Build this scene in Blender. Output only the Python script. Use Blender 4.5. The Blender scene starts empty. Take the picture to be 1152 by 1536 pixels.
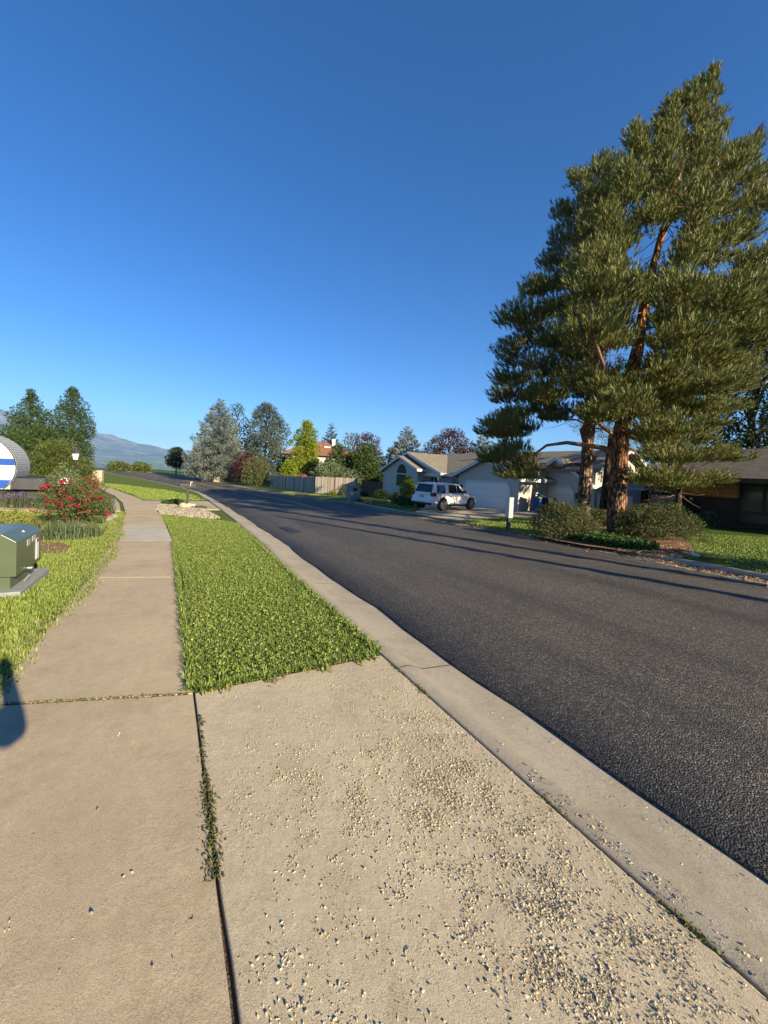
import bpy, bmesh, math, random
import numpy as np
from mathutils import Vector, Matrix
rnd = random.Random(7); rng = np.random.default_rng(11)
R = math.radians
sc = bpy.context.scene
COL = sc.collection

# ---------------------------------------------------------------- camera model and ground
F = 577.0; PX, PY = 576.0, 728.0; ROLL = R(3.0); PITCH = R(2.0); EYE = 1.55
D = (-0.4695, 0.8829); N = (0.8829, 0.4695)        # along the road / across it

def sm(t): t = max(0., min(1., t)); return t*t*(3-2*t)
def base_drop(s):
    if s < 30: return .035*s
    t = min(s-30, 60); return 1.05+.035*(t-t*t/120)
def zg(x, y):
    s = x*D[0]+y*D[1]; n = x*N[0]+y*N[1]
    d = base_drop(max(s, -30))
    if n < -4: d *= 1-.33*sm((-n-4)/9)*(1-sm((s-42)/30))
    return -d
def ray(px, py):
    u = (px-PX)/F; v = -(py-PY)/F
    c, s = math.cos(ROLL), math.sin(ROLL); U = u*c-v*s; V = u*s+v*c
    cp, sp = math.cos(PITCH), math.sin(PITCH)
    return (U, cp+V*sp, V*cp-sp)
def G(px, py, off=0.):                              # the ground point seen at a place of the photo
    d = ray(px, py); t = .4
    while t < 400:
        if EYE+d[2]*t < zg(d[0]*t, d[1]*t)+off: break
        t *= 1.003
    return (d[0]*t, d[1]*t, zg(d[0]*t, d[1]*t)+off)
def GD(px, Y, py=715):                              # ground under a column of the photo, Y metres ahead
    d = ray(px, py); t = Y/d[1]; x = d[0]*t
    return (x, Y, zg(x, Y))
def AT(px, py, Y):                                  # a point Y metres ahead
    d = ray(px, py); t = Y/d[1]; return Vector((d[0]*t, Y, EYE+d[2]*t))
def SN(s, n, off=0.):
    x = D[0]*s+N[0]*n; y = D[1]*s+N[1]*n
    return (x, y, zg(x, y)+off)

# ---------------------------------------------------------------- materials
def newmat(name):
    m = bpy.data.materials.new(name); m.use_nodes = True
    nt = m.node_tree; b = nt.nodes['Principled BSDF']; return m, nt, b
def nd(nt, typ, **kw):
    n = nt.nodes.new(typ)
    for k, v in kw.items():
        if k in n.inputs: n.inputs[k].default_value = v
        else: setattr(n, k, v)
    return n
def ramp(nt, fac, stops):
    r = nt.nodes.new('ShaderNodeValToRGB'); e = r.color_ramp.elements
    while len(e) < len(stops): e.new(.5)
    for q, (p, c) in zip(e, stops): q.position = p; q.color = (*c, 1)
    nt.links.new(fac, r.inputs[0]); return r.outputs[0]
def coords(nt, scale=None, kind='Object'):
    tc = nt.nodes.new('ShaderNodeTexCoord'); o = tc.outputs[kind]
    if scale is not None:
        mp = nt.nodes.new('ShaderNodeMapping'); mp.inputs['Scale'].default_value = scale
        nt.links.new(o, mp.inputs[0]); o = mp.outputs[0]
    return o
def noise(nt, vec, scale, detail=4, rough=.55):
    n = nd(nt, 'ShaderNodeTexNoise', Scale=scale, Detail=detail, Roughness=rough)
    nt.links.new(vec, n.inputs['Vector']); return n.outputs['Fac']
def mixc(nt, fac, a, b, mode='MIX'):
    m = nt.nodes.new('ShaderNodeMix'); m.data_type = 'RGBA'; m.blend_type = mode
    for sock, v in ((m.inputs[0], fac), (m.inputs[6], a), (m.inputs[7], b)):
        if hasattr(v, 'is_output'): nt.links.new(v, sock)
        else: sock.default_value = v if not isinstance(v, tuple) else (*v, 1)
    return m.outputs[2]
def bump(nt, b, h, strength, dist, prev=None):
    n = nd(nt, 'ShaderNodeBump', Strength=strength, Distance=dist)
    nt.links.new(h, n.inputs['Height'])
    if prev is not None: nt.links.new(prev, n.inputs['Normal'])
    nt.links.new(n.outputs[0], b.inputs['Normal']); return n.outputs[0]
def simple(name, c1, c2=None, scale=3., rough=.6, metal=0., bscale=None, bstr=.3, bdist=.01, spec=.4, stretch=None):
    m, nt, b = newmat(name); b.inputs['Roughness'].default_value = rough
    b.inputs['Metallic'].default_value = metal; b.inputs['Specular IOR Level'].default_value = spec
    if c2 is None: c2 = tuple(v*.85 for v in c1)
    v = coords(nt, stretch or (1, 1, 1))
    f = noise(nt, v, scale, 5, .6)
    nt.links.new(ramp(nt, f, [(.3, c1), (.7, c2)]), b.inputs['Base Color'])
    if bscale: bump(nt, b, noise(nt, v, bscale, 4), bstr, bdist)
    return m
def leafmat(name, cols, trans=.3, rough=.55, spec=.25):
    m, nt, b = newmat(name)
    geo = nt.nodes.new('ShaderNodeNewGeometry')
    c = ramp(nt, geo.outputs['Random Per Island'], [(i/(len(cols)-1), q) for i, q in enumerate(cols)])
    nt.links.new(c, b.inputs['Base Color']); b.inputs['Roughness'].default_value = rough
    b.inputs['Specular IOR Level'].default_value = spec
    t = nt.nodes.new('ShaderNodeBsdfTranslucent'); nt.links.new(c, t.inputs[0])
    x = nd(nt, 'ShaderNodeMixShader'); x.inputs[0].default_value = trans
    nt.links.new(b.outputs[0], x.inputs[1]); nt.links.new(t.outputs[0], x.inputs[2])
    nt.links.new(x.outputs[0], nt.nodes['Material Output'].inputs[0]); return m

def concrete(name, c, spall=0., tint=None):
    m, nt, b = newmat(name); b.inputs['Roughness'].default_value = .9; b.inputs['Specular IOR Level'].default_value = .2
    v = coords(nt)
    big = ramp(nt, noise(nt, v, .9, 6, .6), [(.3, tuple(q*.86 for q in c)), (.52, c), (.75, tuple(q*1.1 for q in c))])
    fine = ramp(nt, noise(nt, v, 190, 3, .75), [(.3, (.58, .57, .55)), (.5, (.96, .96, .96)), (.7, (1.14, 1.14, 1.14))])
    mid = ramp(nt, noise(nt, v, 14, 6, .7), [(.3, (.9, .89, .87)), (.65, (1.04, 1.04, 1.04))])
    col = mixc(nt, 1., mixc(nt, 1., big, fine, 'MULTIPLY'), mid, 'MULTIPLY')
    st = ramp(nt, noise(nt, v, 2.6, 8, .7), [(.5, (1, 1, 1)), (.72, tint or (.80, .775, .74))])
    col = mixc(nt, 1., col, st, 'MULTIPLY')
    nt.links.new(col, b.inputs['Base Color'])
    p = bump(nt, b, noise(nt, v, 260, 3, .75), .5, .004)
    p = bump(nt, b, noise(nt, v, 60, 5, .75), .12, .006, p)
    if spall:
        f = noise(nt, v, 26, 4, .62)
        msk = noise(nt, v, 2.2, 3, .6)
        h = ramp(nt, f, [(.47, (0, 0, 0)), (.56, (1, 1, 1))])
        mk = ramp(nt, msk, [(.42, (0, 0, 0)), (.6, (1, 1, 1))])
        bump(nt, b, mixc(nt, 1., h, mk, 'MULTIPLY'), spall, .01, p)
    return m
def asphalt():
    m, nt, b = newmat('asphalt'); b.inputs['Roughness'].default_value = .75; b.inputs['Specular IOR Level'].default_value = .35
    v = coords(nt)
    vo = nd(nt, 'ShaderNodeTexVoronoi', Scale=92.); nt.links.new(v, vo.inputs['Vector'])
    sep = nt.nodes.new('ShaderNodeSeparateColor'); nt.links.new(vo.outputs['Color'], sep.inputs[0])
    st = ramp(nt, sep.outputs[0], [(0, (.030, .028, .025)), (.55, (.068, .062, .055)), (.85, (.115, .103, .088)), (1, (.24, .21, .17))])
    rot = nd(nt, 'ShaderNodeMapping'); rot.inputs['Rotation'].default_value = (0, 0, -R(28)); rot.inputs['Scale'].default_value = (1, 1, 1)
    nt.links.new(v, rot.inputs[0])
    s2 = nd(nt, 'ShaderNodeMapping'); s2.inputs['Scale'].default_value = (.9, .05, 1); nt.links.new(rot.outputs[0], s2.inputs[0])
    tr = ramp(nt, noise(nt, s2.outputs[0], 1.1, 4, .6), [(.3, (.66, .66, .67)), (.6, (1.2, 1.17, 1.11))])
    bl = ramp(nt, noise(nt, v, .5, 6, .65), [(.3, (.85, .85, .86)), (.7, (1.15, 1.12, 1.08))])
    nt.links.new(mixc(nt, 1., mixc(nt, 1., st, tr, 'MULTIPLY'), bl, 'MULTIPLY'), b.inputs['Base Color'])
    p = bump(nt, b, vo.outputs['Distance'], .8, -.012)
    bump(nt, b, noise(nt, v, 160, 3, .7), .5, .004, p)
    return m
def lawnmat(name, a, b_, c, dirt):
    m, nt, b = newmat(name); b.inputs['Roughness'].default_value = .9; b.inputs['Specular IOR Level'].default_value = .1
    v = coords(nt)
    k = ramp(nt, noise(nt, v, 9, 8, .75), [(.3, a), (.5, b_), (.72, c)])
    d = ramp(nt, noise(nt, v, .55, 6, .7), [(.56, (0, 0, 0)), (.7, (1, 1, 1))])
    nt.links.new(mixc(nt, d, k, dirt), b.inputs['Base Color'])
    bump(nt, b, noise(nt, v, 60, 5, .8), .9, .05); return m
def brickmat(name, c1, c2, mortar, bw, bh, scale=1., msize=.012, bstr=.5, axes='XZ'):
    m, nt, b = newmat(name); b.inputs['Roughness'].default_value = .85; b.inputs['Specular IOR Level'].default_value = .2
    v = coords(nt); sx = nt.nodes.new('ShaderNodeSeparateXYZ'); nt.links.new(v, sx.inputs[0])
    add = nd(nt, 'ShaderNodeMath', operation='ADD'); nt.links.new(sx.outputs[0], add.inputs[0]); nt.links.new(sx.outputs[1], add.inputs[1])
    cb = nt.nodes.new('ShaderNodeCombineXYZ')
    if axes == 'XZ': nt.links.new(add.outputs[0], cb.inputs[0]); nt.links.new(sx.outputs[2], cb.inputs[1])
    else: nt.links.new(sx.outputs[0], cb.inputs[0]); nt.links.new(sx.outputs[1], cb.inputs[1])
    t = nd(nt, 'ShaderNodeTexBrick', Scale=scale)
    t.inputs['Color1'].default_value = (*c1, 1); t.inputs['Color2'].default_value = (*c2, 1); t.inputs['Mortar'].default_value = (*mortar, 1)
    t.inputs['Brick Width'].default_value = bw; t.inputs['Row Height'].default_value = bh; t.inputs['Mortar Size'].default_value = msize
    nt.links.new(cb.outputs[0], t.inputs['Vector'])
    ns = ramp(nt, noise(nt, v, 7, 5, .7), [(.3, (.75, .75, .75)), (.7, (1.15, 1.15, 1.15))])
    nt.links.new(mixc(nt, 1., t.outputs['Color'], ns, 'MULTIPLY'), b.inputs['Base Color'])
    bump(nt, b, t.outputs['Fac'], bstr, -.01); return m
def bark(name, dark, light, orange=None, z0=3.):
    m, nt, b = newmat(name); b.inputs['Roughness'].default_value = .9; b.inputs['Specular IOR Level'].default_value = .15
    v = coords(nt, (1, 1, .35)); vo = nd(nt, 'ShaderNodeTexVoronoi', Scale=13.); nt.links.new(v, vo.inputs['Vector'])
    f = noise(nt, v, 9, 6, .7)
    k = ramp(nt, f, [(.35, dark), (.62, light)])
    if orange:
        sx = nt.nodes.new('ShaderNodeSeparateXYZ'); nt.links.new(coords(nt), sx.inputs[0])
        mr = nd(nt, 'ShaderNodeMapRange'); mr.inputs[1].default_value = z0; mr.inputs[2].default_value = z0+3.5
        nt.links.new(sx.outputs[2], mr.inputs[0])
        k2 = ramp(nt, f, [(.3, tuple(q*.6 for q in orange)), (.6, orange)])
        k = mixc(nt, mr.outputs[0], k, k2)
    k = mixc(nt, 1., k, ramp(nt, vo.outputs['Distance'], [(.25, (1.1, 1.1, 1.1)), (.55, (.28, .24, .22))]), 'MULTIPLY')
    nt.links.new(k, b.inputs['Base Color'])
    p = bump(nt, b, vo.outputs['Distance'], .9, .06); bump(nt, b, f, .6, .03, p); return m
def glass(name, c=(.02, .03, .035), rough=.05):
    m, nt, b = newmat(name); b.inputs['Base Color'].default_value = (*c, 1); b.inputs['Roughness'].default_value = rough
    b.inputs['Specular IOR Level'].default_value = .6
    bump(nt, b, noise(nt, coords(nt), 1.5, 2), .04, .02); return m

M = {}
M['walk'] = concrete('sidewalk_concrete', (.48, .385, .255), .12)
M['pale'] = concrete('pale_concrete', (.50, .455, .36), .1)
M['apron'] = concrete('apron_concrete', (.52, .44, .30), .12)
M['kerb'] = concrete('kerb_concrete', (.39, .343, .262), .12)
M['drive'] = concrete('driveway_concrete', (.46, .385, .27), .1)
M['asphalt'] = asphalt()
M['patch'] = simple('asphalt_patch', (.018, .019, .022), (.03, .03, .034), 8, .6, bscale=80, bstr=.5)
M['yellow'] = simple('yellow_paint', (.55, .28, .05), (.36, .19, .05), 14, .7)
M['soil'] = simple('soil', (.06, .045, .03), (.11, .08, .05), 12, .95, bscale=60, bstr=.8, bdist=.02)
M['mulch'] = simple('mulch', (.18, .085, .05), (.28, .15, .09), 14, .95, bscale=40, bstr=1., bdist=.04)
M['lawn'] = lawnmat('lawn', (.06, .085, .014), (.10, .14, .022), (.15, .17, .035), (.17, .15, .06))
M['lawn2'] = lawnmat('shade_tinted_lawn', (.035, .06, .01), (.06, .10, .015), (.09, .14, .022), (.08, .12, .02))  # darker copy of the lawn, shade put into its colour
M['gravel'] = simple('gravel_bed', (.20, .165, .12), (.36, .31, .24), 34, .9, bscale=45, bstr=1., bdist=.04)
M['white'] = simple('white_paint', (.78, .77, .74), (.72, .71, .68), 2, .45)
M['stucco'] = simple('stucco', (.50, .45, .395), (.46, .41, .36), 3, .9, bscale=90, bstr=.3, bdist=.01)
M['trim'] = simple('trim_paint', (.60, .59, .57), (.56, .55, .53), 3, .5)
M['garage'] = simple('garage_door_paint', (.80, .73, .65), (.76, .69, .62), 1.5, .5)
M['found'] = simple('foundation', (.20, .19, .18), (.26, .25, .23), 6, .9)
M['shingle'] = brickmat('shingles', (.20, .175, .13), (.26, .225, .17), (.12, .105, .08), .32, .16, 1, .012, .6, 'XY')
M['shingle_dark'] = brickmat('dark_shingles', (.10, .09, .075), (.15, .13, .11), (.06, .055, .05), .35, .17, 1, .012, .6, 'XY')
M['shingle_brown'] = brickmat('brown_shingles', (.20, .095, .06), (.25, .125, .08), (.15, .07, .05), .4, .2, 1, .015, .5, 'XY')
M['shake'] = brickmat('cedar_shakes', (.42, .165, .045), (.55, .24, .075), (.14, .055, .02), .16, .2, 1, .012, .8)
M['redbrick'] = brickmat('red_brick', (.06, .028, .022), (.085, .04, .03), (.08, .065, .06), .21, .075, 1, .008, .5)
M['tanbrick'] = brickmat('tan_brick', (.45, .27, .17), (.58, .40, .27), (.55, .48, .4), .3, .1, 1, .012, .5)
M['greybrick'] = brickmat('grey_brick', (.22, .19, .18), (.30, .26, .24), (.3, .28, .26), .22, .08, 1, .01, .5)
M['darkmetal'] = simple('dark_metal', (.045, .047, .05), (.06, .062, .065), 4, .45, .3)
M['greymetal'] = simple('grey_metal', (.026, .028, .029), (.036, .038, .04), 4, .5, .1)
M['galv'] = simple('galvanised_steel', (.42, .43, .44), (.5, .51, .52), 6, .4, .7)
M['black'] = simple('black_plastic', (.012, .012, .013), (.02, .02, .02), 5, .5)
M['rubber'] = simple('tyre_rubber', (.015, .015, .015), (.022, .022, .022), 9, .85)
M['glass'] = glass('dark_glass'); M['houseglass'] = glass('house_glass', (.025, .036, .033), .08)
M['carpaint'] = simple('white_car_paint', (.74, .75, .76), (.72, .73, .74), 1, .22, spec=.6)
M['silver'] = simple('alloy', (.45, .45, .46), (.5, .5, .5), 4, .3, .8)
M['redlight'] = simple('red_lens', (.22, .01, .012), (.16, .008, .01), 4, .15, spec=.6)
M['greenpaint'] = simple('cabinet_green_paint', (.085, .108, .062), (.07, .092, .052), 3, .32, spec=.55, bscale=14, bstr=.03)
M['padgrey'] = simple('grey_pad', (.19, .20, .195), (.26, .27, .26), 9, .7, bscale=60, bstr=.3)
M['label'] = simple('sticker_white', (.72, .72, .70), (.6, .6, .6), 30, .5)
M['labelred'] = simple('sticker_red', (.45, .04, .03), (.4, .05, .04), 10, .5)
M['labelgrey'] = simple('sticker_grey', (.38, .4, .43), (.3, .31, .34), 40, .5)
M['blue'] = simple('blue_gelcoat', (.02, .075, .33), (.018, .065, .29), 3, .3)
M['bluebin'] = simple('blue_bin_plastic', (.012, .07, .25), (.010, .06, .21), 6, .5)
M['gelwhite'] = simple('white_gelcoat', (.80, .79, .75), (.76, .75, .72), 2, .35)
M['diamond'] = brickmat('diamond_plate', (.36, .38, .40), (.38, .40, .42), (.24, .25, .27), 30., .11, 1, .015, .3)
M['stone'] = simple('tan_stone', (.48, .34, .2), (.62, .5, .36), 6, .9, bscale=14, bstr=.8, bdist=.05)
M['fence'] = leafmat('weathered_boards', [(.20, .17, .14), (.42, .37, .30), (.30, .26, .21), (.50, .45, .37)], .0, .9)
M['fencepost'] = simple('fence_post_wood', (.22, .10, .055), (.26, .13, .07), 6, .85, stretch=(4, 4, .5))
M['pole'] = simple('utility_pole_wood', (.13, .09, .06), (.2, .15, .1), 8, .9, stretch=(4, 4, .2))
M['pinebark'] = bark('pine_bark', (.10, .05, .03), (.40, .24, .145), (.52, .25, .115), 2.)
M['pinebark_pale'] = bark('pale_pine_bark', (.12, .09, .07), (.44, .34, .25), (.52, .30, .16), 3.4)
M['limbbark'] = simple('pine_limb_bark', (.30, .155, .08), (.13, .07, .042), 6, .9, bscale=20, bstr=.6)
M['bark'] = bark('bark', (.05, .038, .028), (.16, .12, .09))
M['deadtwig'] = simple('dead_twigs', (.16, .12, .095), (.1, .075, .06), 8, .9)
M['needle'] = leafmat('pine_needles', [(.085, .104, .028), (.125, .14, .036), (.175, .182, .044), (.105, .124, .034), (.23, .215, .055)], .08)
M['spruce'] = leafmat('blue_spruce_needles', [(.065, .09, .072), (.13, .158, .13), (.21, .235, .20), (.085, .112, .088), (.28, .305, .27)], .1)
M['greenspruce'] = leafmat('green_conifer_needles', [(.03, .05, .02), (.06, .085, .035), (.09, .11, .05)], .15)
M['leaf_mid'] = leafmat('mid_green_leaves', [(.03, .055, .010), (.055, .09, .018), (.085, .125, .025), (.045, .075, .014)], .35)
M['leaf_dark'] = leafmat('dark_green_leaves', [(.014, .028, .009), (.026, .045, .012), (.038, .062, .017)], .3)
M['leaf_lime'] = leafmat('lime_leaves', [(.15, .22, .012), (.24, .30, .02), (.32, .36, .03), (.12, .19, .012)], .45)
M['leaf_olive'] = leafmat('olive_leaves', [(.075, .09, .025), (.12, .13, .045), (.16, .17, .07)], .3)
M['leaf_grey'] = leafmat('greyish_leaves', [(.055, .07, .04), (.085, .105, .06), (.12, .135, .085)], .3)
M['leaf_maroon'] = leafmat('maroon_leaves', [(.045, .018, .018), (.075, .028, .026), (.11, .045, .035), (.05, .03, .02)], .3)
M['leaf_willow'] = leafmat('willowy_leaves', [(.10, .14, .06), (.16, .20, .09), (.21, .25, .13)], .35)
M['leaf_hedge'] = leafmat('hedge_leaves', [(.05, .075, .012), (.085, .115, .02), (.12, .145, .03), (.16, .18, .05)], .3)
M['leaf_yellow'] = leafmat('yellow_green_leaves', [(.13, .15, .02), (.22, .22, .03), (.30, .28, .05)], .35)
M['leaf_rose'] = leafmat('rose_leaves', [(.045, .075, .015), (.08, .115, .03), (.13, .15, .05), (.16, .10, .05)], .3)
M['leaf_red'] = leafmat('burgundy_leaves', [(.045, .012, .014), (.075, .018, .02), (.10, .025, .025)], .3)
M['pink'] = leafmat('pink_blossom', [(.55, .12, .18), (.65, .22, .28), (.45, .08, .12)], .3)
M['petal'] = leafmat('red_petals', [(.27, .004, .03), (.36, .008, .045), (.44, .02, .08), (.30, .006, .035)], .2)
M['lavender'] = leafmat('lavender_spikes', [(.10, .06, .16), (.15, .09, .22), (.10, .10, .10)], .2)
M['juniper'] = leafmat('juniper_leaves', [(.028, .042, .012), (.055, .07, .02), (.09, .10, .03), (.12, .115, .04)], .12)
M['ivy'] = leafmat('ivy_leaves', [(.025, .06, .012), (.045, .095, .018), (.07, .13, .025)], .3)
M['grass'] = leafmat('grass_blades', [(.085, .145, .024), (.135, .205, .034), (.195, .265, .05), (.34, .37, .10), (.105, .17, .028)], .24)
M['grass_dry'] = leafmat('drier_grass_blades', [(.145, .195, .046), (.195, .24, .06), (.26, .28, .095), (.35, .33, .145)], .22)
M['weed'] = leafmat('weed_leaves', [(.06, .085, .02), (.10, .12, .03), (.15, .12, .05)], .3)
M['clover'] = leafmat('clover_heads', [(.42, .33, .25), (.50, .42, .32)], .3)
M['flake'] = leafmat('concrete_flakes', [(.40, .335, .22), (.47, .40, .265), (.56, .485, .33), (.34, .28, .18)], .0, .9)
M['litter'] = leafmat('leaf_litter', [(.20, .10, .045), (.32, .18, .09), (.40, .27, .14), (.14, .08, .045)], .1)
M['pebble'] = leafmat('pebbles', [(.22, .19, .14), (.32, .28, .21), (.44, .39, .31), (.12, .10, .075)], .0, .85)
M['stem'] = simple('green_stems', (.08, .10, .03), (.10, .08, .04), 9, .8)
M['skin'] = simple('skin', (.50, .30, .21), (.46, .27, .19), 6, .5)
M['shirt'] = simple('shirt_cloth', (.10, .12, .18), (.08, .10, .15), 20, .9)
M['jeans'] = simple('trouser_cloth', (.05, .06, .10), (.07, .08, .12), 20, .9)
M['hair'] = simple('hair', (.05, .035, .025), (.07, .05, .035), 30, .6)

# ---------------------------------------------------------------- object helpers
def tag(o, label=None, cat=None, group=None, kind=None):
    if label: o['label'] = label
    if cat: o['category'] = cat
    if group: o['group'] = group
    if kind: o['kind'] = kind
    return o
def thing(name, label, cat, loc=(0, 0, 0), rz=0., group=None):
    o = bpy.data.objects.new(name, None); COL.objects.link(o); o.empty_display_size = .3
    o.location = loc; o.rotation_euler = (0, 0, rz); return tag(o, label, cat, group)
def link(name, me, mat, parent=None):
    o = bpy.data.objects.new(name, me); COL.objects.link(o)
    if mat is not None: me.materials.append(mat)
    if parent is not None: o.parent = parent
    return o
def copy_tree(o, parent=None):
    c = o.copy(); COL.objects.link(c)
    if parent is not None: c.parent = parent
    for ch in list(o.children): copy_tree(ch, c)
    return c
def npmesh(name, V, Fc, mat, parent=None, smooth=False):
    V = np.asarray(V, np.float32); Fc = np.asarray(Fc, np.int32); k = Fc.shape[1]
    me = bpy.data.meshes.new(name)
    me.vertices.add(len(V)); me.vertices.foreach_set('co', V.ravel())
    me.loops.add(Fc.size); me.loops.foreach_set('vertex_index', Fc.ravel())
    me.polygons.add(len(Fc)); me.polygons.foreach_set('loop_start', np.arange(0, Fc.size, k, dtype=np.int32))
    try: me.polygons.foreach_set('loop_total', np.full(len(Fc), k, np.int32))
    except Exception: pass
    if smooth: me.polygons.foreach_set('use_smooth', np.ones(len(Fc), bool))
    me.update(calc_edges=True); me.validate()
    return link(name, me, mat, parent)

class MB:
    def __init__(s): s.v = []; s.f = []
    def add(s, vs, fs):
        o = len(s.v); s.v += [tuple(p) for p in vs]; s.f += [tuple(i+o for i in f) for f in fs]; return s
    def box(s, x0, x1, y0, y1, z0, z1, b=0.):
        if b <= 0:
            return s.add([(x0, y0, z0), (x1, y0, z0), (x1, y1, z0), (x0, y1, z0), (x0, y0, z1), (x1, y0, z1), (x1, y1, z1), (x0, y1, z1)],
                  [(0, 3, 2, 1), (4, 5, 6, 7), (0, 1, 5, 4), (1, 2, 6, 5), (2, 3, 7, 6), (3, 0, 4, 7)])
        bm = bmesh.new(); bmesh.ops.create_cube(bm, size=1)
        for v in bm.verts: v.co = ((x0+x1)/2+v.co.x*(x1-x0), (y0+y1)/2+v.co.y*(y1-y0), (z0+z1)/2+v.co.z*(z1-z0))
        bmesh.ops.bevel(bm, geom=bm.edges[:], offset=b, segments=2, affect='EDGES', profile=.5)
        return s.bm(bm)
    def bm(s, bm):
        bm.verts.index_update(); s.add([v.co[:] for v in bm.verts], [[v.index for v in f.verts] for f in bm.faces]); bm.free(); return s
    def tube(s, path, rad, n=8, cap=True):
        path = [Vector(p) for p in path]
        if not hasattr(rad, '__len__'): rad = [rad]*len(path)
        vs = []; up = Vector((.31, .17, .93)).normalized()
        for i, p in enumerate(path):
            t = (path[min(i+1, len(path)-1)]-path[max(i-1, 0)])
            t = t.normalized() if t.length > 1e-9 else Vector((0, 0, 1))
            a = t.cross(up)
            if a.length < .05: a = t.cross(Vector((1, 0, 0)))
            a.normalize(); b = t.cross(a)
            for k in range(n):
                w = 2*math.pi*k/n; vs.append(p+(a*math.cos(w)+b*math.sin(w))*rad[i])
        fs = [(i*n+k, i*n+(k+1) % n, (i+1)*n+(k+1) % n, (i+1)*n+k) for i in range(len(path)-1) for k in range(n)]
        if cap: fs += [tuple(reversed(range(n))), tuple(range((len(path)-1)*n, len(path)*n))]
        return s.add(vs, fs)
    def lathe(s, prof, n=16, c=(0, 0, 0)):
        vs = [(c[0]+r*math.cos(2*math.pi*k/n), c[1]+r*math.sin(2*math.pi*k/n), c[2]+z) for r, z in prof for k in range(n)]
        fs = [(i*n+k, i*n+(k+1) % n, (i+1)*n+(k+1) % n, (i+1)*n+k) for i in range(len(prof)-1) for k in range(n)]
        fs += [tuple(reversed(range(n))), tuple(range((len(prof)-1)*n, len(prof)*n))]
        return s.add(vs, fs)
    def prism(s, prof, a, b, axis='y'):            # closed profile swept between two places on an axis
        n = len(prof)
        def P(u, w, t): return {'y': (u, t, w), 'x': (t, u, w), 'z': (u, w, t)}[axis]
        vs = [P(u, w, a) for u, w in prof]+[P(u, w, b) for u, w in prof]
        return s.add(vs, [(k, (k+1) % n, (k+1) % n+n, k+n) for k in range(n)]+[tuple(range(n)), tuple(reversed(range(n, 2*n)))])
    def quad(s, a, b, c, d): return s.add([a, b, c, d], [(0, 1, 2, 3)])
    def build(s, name, mat, parent=None, smooth=False, bev=0.):
        me = bpy.data.meshes.new(name); me.from_pydata(s.v, [], s.f); me.update()
        bm = bmesh.new(); bm.from_mesh(me); bmesh.ops.recalc_face_normals(bm, faces=bm.faces[:])
        if bev: bmesh.ops.bevel(bm, geom=[e for e in bm.edges if len(e.link_faces) == 2 and e.calc_face_angle(0) > .5], offset=bev, segments=2, affect='EDGES', profile=.5)
        bm.to_mesh(me); bm.free()
        if smooth:
            for p in me.polygons: p.use_smooth = True
        return link(name, me, mat, parent)

def unit(a): return a/np.maximum(np.linalg.norm(a, axis=1, keepdims=True), 1e-9)
def rdir(n): return unit(rng.normal(size=(n, 3)))
def leaf_mesh(name, P, A, B, mat, parent=None):     # pointed leaves: centre, half long axis, half wide axis
    n = len(P); V = np.stack([P-A, P+B*.9-A*.1, P+A, P-B*.9-A*.1], 1).reshape(-1, 3)
    return npmesh(name, V, np.arange(4*n).reshape(n, 4), mat, parent)
def leaves_at(P, O, size, asp=.5, rough=1.0):
    """leaf axes for points P with outward directions O"""
    n = len(P); d = unit(O+rng.normal(size=(n, 3))*rough*.7); nr = unit(rng.normal(size=(n, 3))+O*.4+np.array([0, 0, .3]))
    b = unit(np.cross(nr, d)); sz = size*rng.uniform(.6, 1.25, (n, 1))
    return d*sz*.5, b*sz*.5*asp
def blob_points(blobs, n, shell=.35):
    blobs = np.asarray(blobs, float); w = blobs[:, 3]*blobs[:, 4]; w = w/w.sum()
    k = rng.choice(len(blobs), n, p=w); d = rdir(n)
    r = 1-shell*rng.random((n, 1))**1.5
    r = np.where(rng.random((n, 1)) < .08, r*1.15, r)
    return blobs[k, :3]+d*blobs[k, 3:6]*r, d
def bend(a, b, k, sag=.1, jit=.0):
    a = Vector(a); b = Vector(b); L = (b-a).length; out = []
    for i in range(k+1):
        t = i/k; p = a.lerp(b, t); p.z += sag*L*math.sin(math.pi*t)
        if 0 < i < k: p += Vector((rnd.uniform(-1, 1), rnd.uniform(-1, 1), rnd.uniform(-1, 1)))*jit*L
        out.append(p)
    return out

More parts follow.
